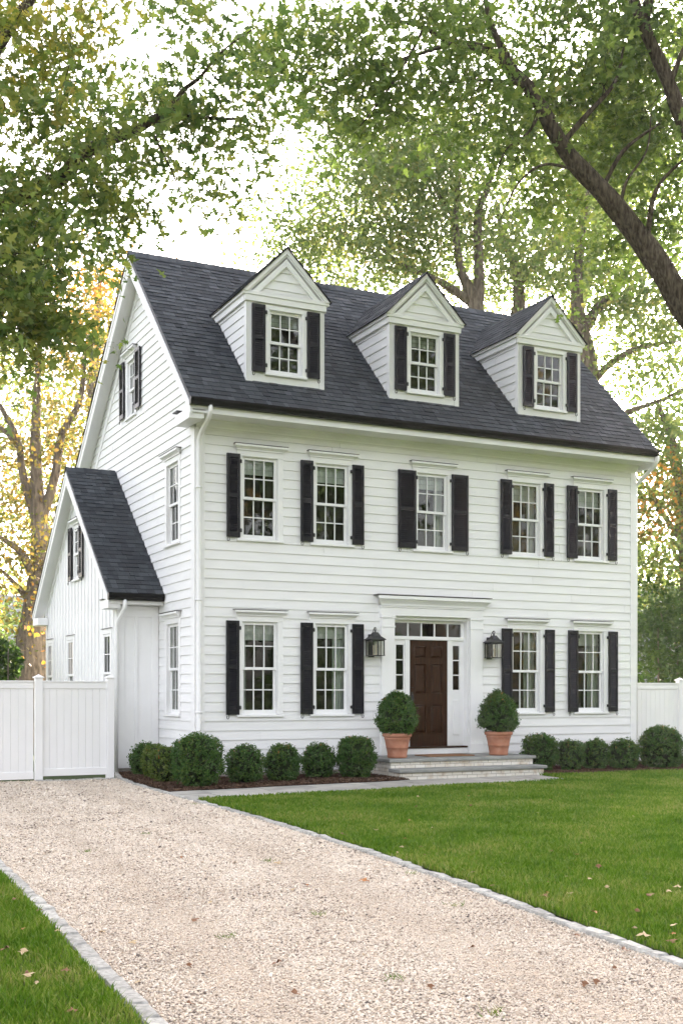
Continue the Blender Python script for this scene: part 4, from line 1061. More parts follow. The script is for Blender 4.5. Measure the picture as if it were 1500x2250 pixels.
def kerb(line, name, wd=0.13, h=0.055, seed=1, k=0.24):
    rd = random.Random(seed); mb = MB()
    pts = [Vector((*p, 0)) for p in line]; seg = []
    for a, b in zip(pts[:-1], pts[1:]):
        n = max(2, int((b - a).length / 0.05)); seg += [a + (b - a) * i / n for i in range(n)]
    seg.append(pts[-1]); i = 0
    while i < len(seg) - 3:
        j = min(len(seg) - 1, i + int(rd.uniform(k * 0.8, k * 1.25) / 0.05)); a, b = seg[i], seg[j]; i = j
        t = (b - a); L = t.length
        if L < 0.05: continue
        t.normalize(); nrm = Vector((-t.y, t.x, 0)); g = 0.0035
        z = h + rd.uniform(-0.006, 0.006); w = wd / 2
        J = lambda s: rd.uniform(-s, s)
        lo = [a + t * g - nrm * w, b - t * g - nrm * w, b - t * g + nrm * w, a + t * g + nrm * w]
        lo = [p + Vector((J(.006), J(.006), -0.05)) for p in lo]
        md = [p + Vector((J(.008), J(.008), 0.05 + z - 0.016 + J(.005))) for p in lo]
        c = (md[0] + md[1] + md[2] + md[3]) / 4
        tp = [p + (c - p).normalized() * 0.018 + Vector((0, 0, 0.014 + J(.005))) for p in md]
        mb.add(lo + md + tp, [(q * 4 + e, q * 4 + (e + 1) % 4, q * 4 + 4 + (e + 1) % 4, q * 4 + 4 + e) for q in range(2) for e in range(4)] + [(8, 9, 10, 11)])
    return structure(mb.build(name, 'kerbstone'))
kerb(KR, 'kerb', 0.088, 0.032, 1)
kerb([p for p in KL], 'kerb', 0.105, 0.026, 2, 0.30)
kerb([(-1.2, FY - 0.14), (-2.7, FY - 0.12)], 'kerb', 0.1, 0.03, 3, 0.14)
# flagstone path
mb = MB()
def along(line, x):
    for a, b in zip(line[:-1], line[1:]):
        if a[0] <= x <= b[0]: return a[1] + (b[1] - a[1]) * (x - a[0]) / (b[0] - a[0])
    return line[-1][1] if x > line[-1][0] else line[0][1]
cuts = [-1.27, -0.75, 0.25, 1.15, 2.2, 3.05, 4.0, 4.75, 5.5, 6.05]
for a, b in zip(cuts[:-1], cuts[1:]):
    g = 0.006; sk = 0.12
    yb0, yb1 = along(PB, a), along(PB, b); yf0, yf1 = along(PF, a - sk), along(PF, b - sk)
    if b > 6.0: yf1 = -2.9
    ym0, ym1 = (yb0 + yf0) / 2 + random.uniform(-.15, .15), 0; ym1 = (yb1 + yf1) / 2 + (ym0 - (yb0 + yf0) / 2)
    for (y0a, y0b, y1a, y1b, s0, s1) in ((ym0, ym1, yb0, yb1, sk / 2, 0), (yf0, yf1, ym0, ym1, sk, sk / 2)):
        z = 0.03 + random.uniform(-.003, .003)
        pl = [(a - s0 + g, y0a + g, z), (b - s0 - g, y0b + g, z), (b - s1 - g, y1b - g, z), (a - s1 + g, y1a - g, z)]
        mb.prism([(p[0], p[1], p[2] - 0.06) for p in pl], (0, 0, 0.06))
structure(mb.build('path', 'pathstone'))
# mulch beds
bed_l = [(-0.80, 2.09), (-1.05, 0.95), (-1.18, -0.3), (-1.25, -2.0), (-1.27, -2.52)] + PB[1:5] + [(3.3, -0.1), (0.0, 0.0), (0.0, 2.09)]
bed_r = [(6.34, -1.82), (7.5, -1.78), (9.4, -2.03), (11.5, -2.18), (12.4, -1.0), (12.4, 0.55), (9.93, 0.55), (9.93, 0), (6.34, 0.0)]
def bed(poly):
    bm = sheet('planting_bed', poly, 0.025, 'soil'); return bm
bed(bed_l); bed(bed_r)

def inside(poly, x, y):
    r = np.zeros(len(x), bool); n = len(poly); j = n - 1
    for i in range(n):
        xi, yi, xj, yj = poly[i][0], poly[i][1], poly[j][0], poly[j][1]
        if yi != yj:
            c = ((yi > y) != (yj > y)) & (x < (xj - xi) * (y - yi) / (yj - yi) + xi); r ^= c
        j = i
    return r
def visible(x, y, z=0.0, m=60):
    a, b = x - CAM.x, y - CAM.y; r = a * cY - b * sY; d = a * sY + b * cY
    d = np.maximum(d, 0.01); px = 750 + F_PX * r / d; py = HORIZON + F_PX * EYE / d
    return (d > 1) & (px > -150) & (px < 1650) & (py < 2250 + 260), (d > 3) & (px > -1100) & (px < 2900) & (py < 3000)
def scatter(poly, dens, g, dfall=None):
    xs = [p[0] for p in poly]; ys = [p[1] for p in poly]; x0, x1, y0, y1 = max(min(xs), -11), min(max(xs), 20), max(min(ys), -18), max(ys)
    n = int((x1 - x0) * (y1 - y0) * dens); x = g.uniform(x0, x1, n); y = g.uniform(y0, y1, n)
    va, vb = visible(x, y); k = inside(poly, x, y) & (va | (vb & (g.uniform(size=n) < 0.4)))
    if dfall is not None:
        d = np.hypot(x - CAM.x, y - CAM.y); k &= g.uniform(size=n) < np.clip(dfall(d), 0, 1)
    return x[k], y[k]

# mulch chips
def chips(poly, name, dens, seed, label):
    g = np.random.default_rng(seed); x, y = scatter(poly, dens, g); n = len(x)
    pos = np.stack([x, y, 0.035 + g.uniform(0, 0.022, n)], 1); nr = np.tile(np.array([0, 0, 1.0]), (n, 1))
    V, ft, fl_ = leaf_cloud(pos, nr, 0.055, 0.35, 0.8, g, 'rhomb')
    stuff(link(name, np_mesh(name, V, ft, fl_, 'mulch')), label, 'mulch')
chips(bed_l, 'mulch', 2600, 31, 'dark brown bark mulch under the boxwoods left of the steps')
chips(bed_r, 'mulch', 1500, 32, 'dark brown bark mulch under the boxwoods right of the steps')

# pebbles on the drive
g = np.random.default_rng(5)
x, y = scatter(drive, 7600, g, lambda d: (7.5 / d) ** 1.35)
n = len(x); s = g.uniform(0.004, 0.009, n) * np.clip(np.hypot(x - CAM.x, y - CAM.y) / 9, 0.9, 1.7)
kx = np.interp(y, [p[1] for p in KR[::-1]], [p[0] for p in KR[::-1]])
trk = np.exp(-((kx - x - 0.95) / 0.22) ** 2) + np.exp(-((kx - x - 2.45) / 0.22) ** 2)      # wheel tracks: crushed finer stone
s = s * (1 - 0.42 * np.clip(trk, 0, 1) * g.uniform(0.5, 1, n)) * np.where(g.uniform(size=n) < 0.025, 1.8, 1.0)
oct_v = np.array([(1, 0, 0), (0, 1, 0), (-1, 0, 0), (0, -1, 0), (0, 0, 1.0), (0.62, .62, .45), (-.62, .62, .45), (-.62, -.62, .45), (.62, -.62, .45)])
a = g.uniform(0, 6.283, n); st = g.uniform(0.7, 1.5, n); fz = g.uniform(0.45, 0.9, n)
lx = oct_v[None, :, 0] * (s * st)[:, None]; ly = oct_v[None, :, 1] * s[:, None]; lz = oct_v[None, :, 2] * (s * fz)[:, None]
tx = g.normal(size=(n, 1)) * 0.35; lz = lz + lx * tx
V = np.stack([x[:, None] + lx * np.cos(a)[:, None] - ly * np.sin(a)[:, None], y[:, None] + lx * np.sin(a)[:, None] + ly * np.cos(a)[:, None], 0.002 + (s * 0.35)[:, None] + lz], 2).reshape(-1, 3)
faces = np.array([(4, 5, 6), (4, 6, 7), (4, 7, 8), (4, 8, 5), (0, 1, 5), (5, 1, 6), (1, 2, 6), (6, 2, 7), (2, 3, 7), (7, 3, 8), (3, 0, 8), (8, 0, 5)])
L = (faces.ravel()[None, :] + (np.arange(n) * 9)[:, None]).ravel()
stuff(link('gravel', np_mesh('gravel', V, np.full(n * len(faces), 3), L, 'pebble')), 'pale beige loose pebbles covering the driveway', 'gravel')
print('pebbles', n)

# grass blades
def grass(poly, dens, seed, label, hgt=0.055):
    g = np.random.default_rng(seed)
    x, y = scatter(poly, dens, g, lambda d: (8.0 / d) ** 1.25)
    n = len(x); d = np.hypot(x - CAM.x, y - CAM.y)
    wv = 0.75 + 0.5 * (np.sin(x * 1.7 + np.sin(y * 1.3) * 2) * np.cos(y * 2.1 + x * .6) * 0.5 + 0.5)
    h = hgt * g.uniform(0.5, 1.25, n) * wv; w = 0.0038 * np.clip(d / 8, 0.9, 2.3) * np.where(g.uniform(size=n) < 0.12, 1.7, 1.0)
    a = g.uniform(0, 6.283, n); b = g.uniform(0, 6.283, n); lean = g.uniform(0.1, 0.85, n) * h
    ca, sa = np.cos(a), np.sin(a); lx, ly = np.cos(b) * lean, np.sin(b) * lean
    V = np.empty((n, 5, 3)); z0 = np.full(n, 0.015)
    V[:, 0] = np.stack([x - ca * w, y - sa * w, z0], 1); V[:, 1] = np.stack([x + ca * w, y + sa * w, z0], 1)
    V[:, 2] = np.stack([x + ca * w * .8 + lx * .35, y + sa * w * .8 + ly * .35, z0 + h * .6], 1); V[:, 3] = np.stack([x - ca * w * .8 + lx * .35, y - sa * w * .8 + ly * .35, z0 + h * .6], 1)
    V[:, 4] = np.stack([x + lx, y + ly, z0 + h * .95], 1)
    L = (np.array([0, 1, 2, 3, 3, 2, 4])[None] + (np.arange(n) * 5)[:, None]).ravel()
    print('grass', n)
    stuff(link('grass', np_mesh('grass', V.reshape(-1, 3), np.tile([4, 3], n), L, 'grass')), label, 'grass')
grass(lawn_r, 5200, 41, 'mown green lawn grass in front of the house')
grass([p for p in lawn_l], 5600, 42, 'mown green lawn grass left of the gravel drive', 0.06)

g = np.random.default_rng(88); wv = []
for px, py in [(318, 1833), (590, 1893), (190, 1872), (870, 2150), (1085, 2228), (900, 1920), (430, 1768), (1160, 1830), (700, 2010), (1390, 2035), (500, 2060), (1000, 1990)]:
    p = G(px, py, 0.01)
    for _ in range(22):
        b_ = np.array(p) + np.array([g.normal() * .035, g.normal() * .035, 0]); a_ = g.uniform(0, 6.28); l_ = g.uniform(.02, .05); w_ = .003
        wv += [b_ + [w_, 0, 0], b_ - [w_, 0, 0], b_ + [np.cos(a_) * l_, np.sin(a_) * l_, l_ * .7]]
stuff(link('weeds', np_mesh('weeds', np.array(wv), np.full(len(wv) // 3, 3), np.arange(len(wv)), 'grass')), 'tiny green weeds sprouting through the gravel', 'weeds')

# fallen leaves
def fallen_mesh(mat, seed):
    g = np.random.default_rng(seed)
    V, ft, fl_ = leaf_cloud(np.zeros((1, 3)), np.array([[0, 0, 1.0]]), 0.1, 1.0, 0.25, g, 'maple'); V[:, 2] += np.abs(g.normal(size=len(V))) * 0.011
    return np_mesh('fallen_leaf', V, ft, fl_, mat)
fm = {m: [fallen_mesh(m, s + 3) for s in range(3)] for m in ('fall_orange', 'fall_brown', 'fall_tan')}
cn = {'fall_orange': 'orange', 'fall_brown': 'brown', 'fall_tan': 'pale tan'}
rf = random.Random(12)
spots = []
for _ in range(84):
    spots.append((rf.uniform(560, 1490), rf.uniform(1745, 2080), 'right'))
for _ in range(10): spots.append((rf.uniform(5, 190), rf.uniform(1960, 2240), 'left'))
for _ in range(34): spots.append((rf.uniform(120, 1480), rf.uniform(1760, 2240), 'drive'))
for px, py, w in [(80, 2172, 'left'), (160, 2235, 'left'), (50, 2103, 'left'), (225, 2045, 'drive'), (415, 2118, 'drive'), (305, 2153, 'drive'), (1252, 1972, 'right'), (1307, 2014, 'right'), (1350, 2124, 'drive'), (1376, 2086, 'drive'), (925, 1868, 'right'), (1040, 1925, 'right'), (1490, 1958, 'right'), (1478, 2044, 'right')]: spots.append((px, py, w))
for px, py, w in spots:
    p = G(px, py, 0.03); xy = (np.array([p.x]), np.array([p.y]))
    if w == 'right' and not inside(lawn_r, *xy)[0]: continue
    if w == 'left' and not inside(lawn_l, *xy)[0]: continue
    if w == 'drive' and not inside(drive, *xy)[0]: continue
    m = rf.choice(('fall_orange', 'fall_brown', 'fall_tan', 'fall_brown'))
    o = link('fallen_leaf', rf.choice(fm[m]), None, (p.x, p.y, 0.055 if w != 'drive' else 0.016), rf.uniform(0, 6.28))
    sc = rf.uniform(0.3, 0.72); o.scale = (sc, sc, sc)
    where = {'right': 'on the lawn in front of the house', 'left': 'on the grass left of the drive', 'drive': 'on the gravel drive'}[w]
    tag(o, f'{cn[m]} fallen maple leaf lying {where}', 'fallen leaf', 'fallen autumn leaves on the ground')

# ------------------------------------------------------------------ trees
def smooth_line(pts, rad, n=6):
    pts = [Vector(p) for p in pts]; out = []; ro = []
    for i in range(len(pts) - 1):
        p0, p1, p2, p3 = pts[max(i - 1, 0)], pts[i], pts[i + 1], pts[min(i + 2, len(pts) - 1)]
        for k in range(n):
            t = k / n
            out.append(0.5 * ((2 * p1) + (p2 - p0) * t + (2 * p0 - 5 * p1 + 4 * p2 - p3) * t * t + (3 * p1 - p0 - 3 * p2 + p3) * t ** 3)); ro.append(rad[i] + (rad[i + 1] - rad[i]) * t)
    out.append(pts[-1]); ro.append(rad[-1]); return out, ro

def tree(name, label, limbs, blobs, n_attr, leaf, per, seed, mats=('leaf_near',), bark='bark', shape='maple', spread=0.28, group=None, up=0.55, jit=0.55, sides=10, clump=11):
    """limbs: [(points, radii)]; blobs: [(centre, (rx,ry,rz), weight, material index)] -> trunk with boughs and a crown of leaves"""
    g = np.random.default_rng(seed); rd = random.Random(seed)
    mb = MB(); nodes = []; nrad = []
    for pts, rad in limbs:
        L, rr = smooth_line(pts, rad)
        rr = [r * (1 + 0.05 * math.sin(i * 1.3 + seed) + rd.uniform(-.03, .03)) for i, r in enumerate(rr)]
        mb.tube(L, rr, sides)
        nodes += [tuple(p) for p in L]; nrad += rr
    trunk_root = thing(name, label, 'tree', limbs[0][0][0], 0, group)
    off = Vector(limbs[0][0][0])
    wts = np.array([b[2] for b in blobs], float); wts /= wts.sum()
    A = []; Bm = []
    for b, k in zip(blobs, g.multinomial(n_attr, wts)):
        if k == 0: continue
        nc = max(2, int(k / clump))                       # boughs: twigs gather round fewer centres, leaving gaps between
        c = g.normal(size=(nc, 3)); c /= np.linalg.norm(c, axis=1)[:, None]; c *= (g.uniform(0.1, 1, nc) ** 0.5)[:, None]
        sz = spread * 2.1 * g.uniform(0.6, 1.3, nc)
        wi = g.integers(0, nc, k)
        j = g.normal(size=(k, 3)) * sz[wi][:, None]; j[:, 2] *= 0.6
        d = c[wi] + j / np.array(b[1])[None]
        A.append(np.array(b[0])[None] + d * np.array(b[1])[None]); Bm += [b[3] if len(b) > 3 else 0] * k
    A = np.concatenate(A); Bm = np.array(Bm)
    nd = np.array(nodes)
    d0 = np.array([np.min(np.sum((nd - a) ** 2, 1)) for a in A]); order = np.argsort(d0)
    NP = np.empty((len(nd) + 7 * len(A), 3)); NR = np.empty(len(NP)); NP[:len(nd)] = nd; NR[:len(nd)] = nrad; cnt = len(nd)
    lp = []; ln = []; lm = []
    for ai in order:
        a = A[ai]; dd = np.sum((NP[:cnt] - a) ** 2, 1); i = int(np.argmin(dd)); p0 = Vector(NP[i]); p3 = Vector(a); L = (p3 - p0).length
        r0 = min(NR[i] * 0.6, 0.005 + 0.015 * L)
        r0 = max(r0, 0.005)
        up_ = Vector((0, 0, 1)) * L * 0.12
        p1 = p0 + (p3 - p0) * 0.33 + up_ + Vector(g.normal(size=3)) * L * 0.07; p2 = p0 + (p3 - p0) * 0.7 + up_ * 0.8 + Vector(g.normal(size=3)) * L * 0.06
        pts = [p0, p1, p2, p3]; rr = [r0, r0 * 0.75, r0 * 0.5, max(r0 * 0.25, 0.002)]
        mb.tube(pts, rr, 5 if r0 > 0.012 else 3, cap=False)
        for k, (p, r) in enumerate(zip(pts[1:], rr[1:])): NP[cnt] = p; NR[cnt] = r; cnt += 1
        m = max(2, int(per * g.uniform(0.6, 1.4)))
        t = g.uniform(0.45, 1.0, m)[:, None]
        base = np.array(p2)[None] * (1 - (t - .45) / .55) + np.array(p3)[None] * ((t - .45) / .55)
        offs = g.normal(size=(m, 3)) * spread; offs[:, 2] *= 0.5
        lp.append(base + offs); lm += [Bm[ai]] * m
    lp = np.concatenate(lp); lm = np.array(lm)
    nr = np.tile(np.array([0, 0, up]), (len(lp), 1)) + g.normal(size=lp.shape) * jit
    tr = mb.build('trunk', bark, None, smooth=True); tr.data.transform(Matrix.Translation(-off)); tr.parent = trunk_root
    V, ft, fl_ = leaf_cloud(lp - np.array(off)[None], nr, leaf, 1.0 if shape == 'maple' else 0.75, 0.35, g, shape)
    me = np_mesh('crown', V, ft, fl_, list(mats))
    if len(mats) > 1: me.polygons.foreach_set('material_index', lm.astype(np.int32))
    link('crown', me, trunk_root)
    return trunk_root

def B(px, py, d, rpx, rpy, rd, w=None, m=0):
    """crown lobe: centre at a photo pixel and depth, radii in photo px (across, up) and metres (deep)"""
    k = d / F_PX
    return (tuple(P(px, py, d)), ((rpx * k * cY + rd * sY * .6), (rd * cY + rpx * k * sY * .5), rpy * k), w if w else rpx * rpy / 10000 * (0.6 + 0.25 * rd), m)
def limb(pts, radii): return ([P(*p) for p in pts], radii)

# near maple, left
base = P(-420, 1524, 14.0); base.z = 0
tree('maple_tree', 'near maple whose leafy boughs hang in from the upper left', [
    ([base, base + Vector((0.05, 0, 2.0)), P(-400, 760, 14), P(-330, 400, 14), P(-250, 0, 14), P(-200, -300, 14)], [0.30, 0.26, 0.24, 0.2, 0.1, 0.02]),
    limb([(-400, 700, 14), (-180, 520, 13.8), (20, 440, 13.6), (135, 388, 13.5), (185, 335, 13.5), (290, 288, 13.5), (370, 250, 13.5), (455, 258, 13.5), (540, 262, 13.5)], [0.15, 0.13, 0.10, 0.085, 0.07, 0.055, 0.045, 0.022, 0.01]),
    limb([(368, 250, 13.5), (400, 200, 13.5), (440, 168, 13.4), (490, 110, 13.3), (560, 60, 13.2)], [0.035, 0.028, 0.02, 0.012, 0.006]),
    limb([(-330, 420, 14), (-120, 260, 13.8), (15, 68, 13.6), (62, 5, 13.6), (120, -100, 13.6)], [0.13, 0.10, 0.075, 0.065, 0.05]),
    limb([(-300, 480, 13.5), (-120, 520, 12.6), (20, 560, 12.4), (100, 640, 12.4)], [0.08, 0.06, 0.035, 0.012]),
    limb([(335, 290, 13.5), (350, 320, 13.5), (375, 370, 13.5), (395, 420, 13.5)], [0.016, 0.012, 0.008, 0.004])],
    [B(40, 520, 12.5, 95, 110, 0.8, 1.6), B(35, 660, 12.4, 85, 95, 0.7, 1.5), B(20, 760, 12.4, 65, 55, 0.6), B(80, 320, 13, 130, 130, 1.2, 1.3), B(50, 130, 13.2, 120, 120, 1.2, None, 1), B(190, 30, 13.4, 80, 50, 0.8, 0.35, 1), B(200, 225, 14.4, 100, 80, 0.6, 0.6),
     B(230, 400, 14.3, 100, 70, 0.5, 0.4), B(300, 230, 14.4, 100, 80, 0.5, 0.5), B(330, 375, 13.7, 80, 50, 0.6, 0.32), B(450, 300, 13.6, 80, 50, 0.6, 0.34), B(570, 280, 13.5, 45, 45, 0.5, 0.13), B(540, 220, 13.5, 60, 45, 0.5, 0.2), B(425, 420, 13.5, 35, 45, 0.3, 0.16), B(520, 390, 13.5, 30, 25, 0.3, 0.08), B(265, 480, 13.4, 40, 35, 0.3, 0.22),
     B(380, 60, 13.5, 40, 40, 0.5, 0.08), B(430, 190, 13.6, 70, 55, 0.6, 0.3), B(510, 110, 13.3, 80, 45, 0.6, 0.3), B(330, 15, 13.5, 50, 20, 0.4, 0.08), B(-160, 350, 13.5, 120, 150, 1.2, 1.1), B(-300, 80, 14, 150, 150, 1.2, 1.1), B(-150, -120, 14, 150, 120, 1.2, 1.1), B(70, 450, 13, 80, 70, 0.9, 0.5), B(170, 450, 14.2, 60, 60, 0.5, 0.2)],
    1270, 0.098, 12, 101, ('leaf_near', 'leaf_gold'), spread=0.15)

# near maple, right: the long leaning limb
tb = P(2050, 1524, 19.0); tb.z = 0
tree('maple_tree', 'big maple leaning in from the right, its thick limb arching over the roof', [
    ([tb, tb + Vector((-0.2, 0.1, 2.2)), P(1670, 900, 18.6), P(1520, 700, 18.4), P(1440, 572, 18.3), P(1340, 440, 18.2), P(1245, 335, 18.1), P(1175, 212, 18), P(1130, 160, 18), P(1070, 110, 17.9), P(990, 90, 17.8), P(920, 55, 17.7), P(840, 40, 17.6)],
     [0.38, 0.32, 0.26, 0.215, 0.19, 0.16, 0.128, 0.105, 0.088, 0.07, 0.05, 0.034, 0.016]),
    ([P(1670, 900, 18.6), P(1620, 540, 18.6), P(1510, 290, 18.5), P(1462, 165, 18.4), P(1415, 60, 18.3), P(1380, -40, 18.3), P(1350, -180, 18.3)], [0.24, 0.15, 0.12, 0.105, 0.09, 0.075, 0.02]),
    ([P(1415, 55, 18.3), P(1425, 0, 18.3), P(1440, -60, 18.2)], [0.09, 0.07, 0.05]),
    limb([(1160, 185, 18), (1110, 180, 17.8), (1050, 175, 17.6), (930, 182, 17.4)], [0.05, 0.038, 0.024, 0.010]),
    limb([(1280, 380, 18.1), (1200, 360, 17.9), (1140, 400, 17.7), (1100, 480, 17.6)], [0.028, 0.02, 0.014, 0.006]),
    limb([(1230, 320, 18.1), (1290, 250, 18.2), (1350, 180, 18.4), (1370, 100, 18.5)], [0.05, 0.04, 0.03, 0.015]),
    limb([(1360, 470, 18.2), (1375, 400, 18.1), (1420, 330, 18.0), (1430, 250, 18)], [0.035, 0.025, 0.016, 0.008]),
    limb([(930, 62, 17.7), (900, 120, 17.4), (850, 200, 17.2), (780, 290, 17.1)], [0.03, 0.022, 0.014, 0.006]),
    limb([(1470, 190, 18.4), (1500, 110, 18.3), (1530, 60, 18.2)], [0.05, 0.035, 0.02]),
    limb([(1140, 170, 18), (1095, 90, 18), (1070, 20, 18), (1060, -60, 18)], [0.07, 0.05, 0.04, 0.03]),
    limb([(1190, 240, 18), (1160, 290, 17.8), (1110, 330, 17.6), (1085, 400, 17.5)], [0.025, 0.018, 0.012, 0.005]),
    limb([(1320, 420, 18.2), (1370, 330, 18), (1450, 270, 17.8)], [0.04, 0.03, 0.015]),
    limb([(1000, 92, 17.8), (880, 130, 17.4), (780, 160, 17.2), (690, 190, 17)], [0.035, 0.025, 0.015, 0.006]),
    limb([(1420, 540, 18.3), (1440, 420, 17.9), (1500, 350, 17.7)], [0.05, 0.035, 0.015])],
    [B(700, 90, 17.0, 110, 110, 1.4), B(680, 230, 17, 60, 70, 0.8, 0.35), B(830, 120, 17.3, 120, 110, 1.5), B(960, 50, 18, 130, 60, 1.4), B(1100, 30, 18.6, 140, 60, 1.3), B(1000, 190, 17.8, 130, 70, 1.2), B(870, 230, 17.2, 100, 70, 1.1, 0.7),
     B(1250, 90, 18.8, 110, 110, 1.4), B(1370, 60, 19.6, 130, 100, 1.2), B(1300, 220, 19.6, 110, 100, 1.2), B(1440, 180, 19.8, 100, 120, 1.4, 1.6), B(1430, 340, 19.8, 110, 110, 1.2, 1.5), B(1480, 40, 19.8, 80, 70, 1.2, 0.8), B(1620, 330, 19.4, 110, 130, 1.2, 1.5), B(1680, 80, 19.2, 140, 130, 1.4, 1.5), B(1420, -140, 19, 180, 90, 1.4, 1.5), B(1350, 350, 19.8, 80, 80, 0.8), B(1475, 440, 19.4, 70, 80, 0.7), B(1140, 280, 19.2, 80, 70, 0.8, 0.6),
     B(1060, 290, 18.2, 80, 60, 0.9, 0.3), B(1230, 430, 19.6, 60, 70, 0.7, 0.5), B(1370, 510, 19.8, 70, 70, 0.7, 0.5), B(1310, 560, 19.9, 50, 50, 0.6, 0.3), B(770, 300, 17.0, 50, 50, 0.5, 0.15)],
    2150, 0.108, 14, 102, ('leaf_right',), spread=0.19, up=0.6)

# trees behind the house
def back_tree(label, limbs, blobs, n, seed, leaf=0.125, per=26, mats=('leaf_back',), spread=0.36, name='tree'):
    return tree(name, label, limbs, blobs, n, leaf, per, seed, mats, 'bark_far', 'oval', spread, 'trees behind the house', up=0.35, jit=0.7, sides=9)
def gz(px, d): p = P(px, 1524, d); p.z = 0; return p
back_tree('forked tree behind the ridge between the second and third dormers', [
    ([gz(1060, 35), P(1055, 900, 35), P(1047, 690, 35), P(1012, 590, 35), P(1000, 480, 35), P(1010, 380, 35)], [0.4, 0.32, 0.24, 0.13, 0.10, 0.06]),
    ([P(1048, 700, 35), P(1052, 600, 35), P(1050, 470, 35), P(1075, 400, 35), P(1090, 300, 35)], [0.2, 0.15, 0.12, 0.09, 0.05]),
    ([P(1030, 660, 35), P(960, 615, 34.5), P(880, 580, 34), P(830, 540, 34)], [0.15, 0.1, 0.07, 0.03]),
    ([P(1000, 480, 35), P(960, 420, 35), P(920, 340, 35)], [0.1, 0.07, 0.03])],
    [B(720, 490, 34, 100, 70, 2.0), B(690, 580, 34, 80, 50, 1.6, 0.4), B(840, 500, 34, 130, 90, 2.2), B(860, 380, 34.5, 130, 90, 2.2), B(980, 420, 35, 130, 100, 2.2), B(820, 600, 34, 100, 50, 1.6, 0.7), B(930, 560, 35, 90, 60, 1.6), B(740, 390, 34.5, 80, 60, 1.5, 0.3), B(1000, 300, 35, 120, 80, 2.0), B(880, 300, 35, 110, 50, 1.6, 0.5), B(1060, 520, 35.5, 80, 80, 1.6, 0.5), B(640, 530, 34, 50, 30, 1, 0.12)],
    1200, 103)
back_tree('tree behind the third dormer with spreading low boughs', [
    ([gz(1140, 38), P(1138, 800, 38), P(1140, 660, 38), P(1132, 590, 38), P(1105, 520, 38), P(1090, 440, 38)], [0.36, 0.3, 0.2, 0.15, 0.09, 0.05]),
    ([P(1136, 630, 38), P(1175, 580, 38), P(1230, 530, 38), P(1260, 480, 38)], [0.12, 0.09, 0.06, 0.03])],
    [B(1140, 470, 38, 110, 90, 2.2), B(1180, 580, 38, 90, 70, 1.8), B(1110, 620, 38, 70, 55, 1.5), B(1230, 430, 38.5, 90, 80, 2.0), B(1060, 600, 38, 70, 70, 1.5, 0.4)], 560, 104)
back_tree('tall pale-trunked tree rising right of the third dormer', [
    ([gz(1300, 34), P(1298, 1000, 34), P(1292, 800, 34), P(1270, 690, 34), P(1268, 600, 34), P(1285, 450, 34), P(1300, 350, 34)], [0.42, 0.36, 0.27, 0.20, 0.15, 0.11, 0.06]),
    ([P(1285, 720, 34), P(1310, 680, 34), P(1350, 640, 34), P(1400, 560, 34)], [0.2, 0.15, 0.1, 0.04]),
    ([P(1292, 850, 34), P(1340, 800, 33.6), P(1400, 765, 33.2), P(1490, 750, 33)], [0.14, 0.1, 0.08, 0.03]),
    ([P(1296, 960, 34), P(1370, 910, 33.5), P(1450, 880, 33), P(1510, 850, 33)], [0.12, 0.09, 0.06, 0.03])],
    [B(1360, 640, 34, 110, 90, 2.0), B(1460, 620, 33.5, 90, 110, 1.8), B(1440, 740, 33.3, 80, 50, 1.5, 0.5), B(1430, 900, 33.5, 60, 40, 1.4, 0.6), B(1470, 860, 33.3, 70, 70, 1.4, 0.5), B(1330, 540, 34, 100, 80, 1.8), B(1250, 600, 35, 60, 60, 1.4, 0.4), B(1390, 800, 33.4, 60, 40, 1.0, 0.4)], 600, 105)
back_tree('dark green tree filling the right edge behind the fence', [
    ([gz(1520, 33), P(1515, 1350, 33), P(1500, 1150, 33), P(1480, 980, 33), P(1440, 880, 33)], [0.3, 0.25, 0.2, 0.12, 0.05]),
    ([P(1505, 1200, 33), P(1450, 1120, 33), P(1420, 1060, 33)], [0.1, 0.07, 0.03])],
    [B(1450, 1000, 33, 80, 70, 1.6), B(1500, 1080, 33, 80, 80, 1.6), B(1430, 1130, 32, 50, 30, 1.0, 0.22, 1), B(1480, 1165, 32, 45, 35, 0.8, 0.2, 1), B(1430, 1120, 33, 60, 60, 1.2, 0.4), B(1450, 1230, 33, 80, 70, 1.6, 1.0), B(1420, 1010, 33.5, 45, 50, 1.2, 0.5), B(1400, 1060, 34, 40, 60, 1.2, 0.3), B(1480, 1320, 33, 80, 70, 1.5), B(1450, 1125, 31.6, 45, 28, 0.7, 0.16, 2)], 780, 106, 0.12, 20, mats=('leaf_back', 'leaf_autumn', 'leaf_orange'))
back_tree('tall tree standing well beyond the roof ridge, far right', [
    ([gz(1225, 48), P(1230, 900, 48), P(1290, 600, 48), P(1355, 350, 48), P(1345, 150, 48), P(1330, 20, 48)], [0.42, 0.36, 0.28, 0.25, 0.2, 0.14]),
    ([P(1370, 420, 48), P(1440, 330, 48), P(1400, 230, 47), P(1380, 120, 47)], [0.25, 0.22, 0.2, 0.12])],
    [B(1330, 300, 48, 180, 130, 3), B(1400, 470, 48, 140, 110, 3), B(1230, 330, 48, 110, 110, 2.6), B(1440, 130, 48, 120, 120, 3, 1.2), B(1460, 330, 48, 80, 110, 2.5, 1.2)], 900, 107, 0.2, 15, spread=0.55)
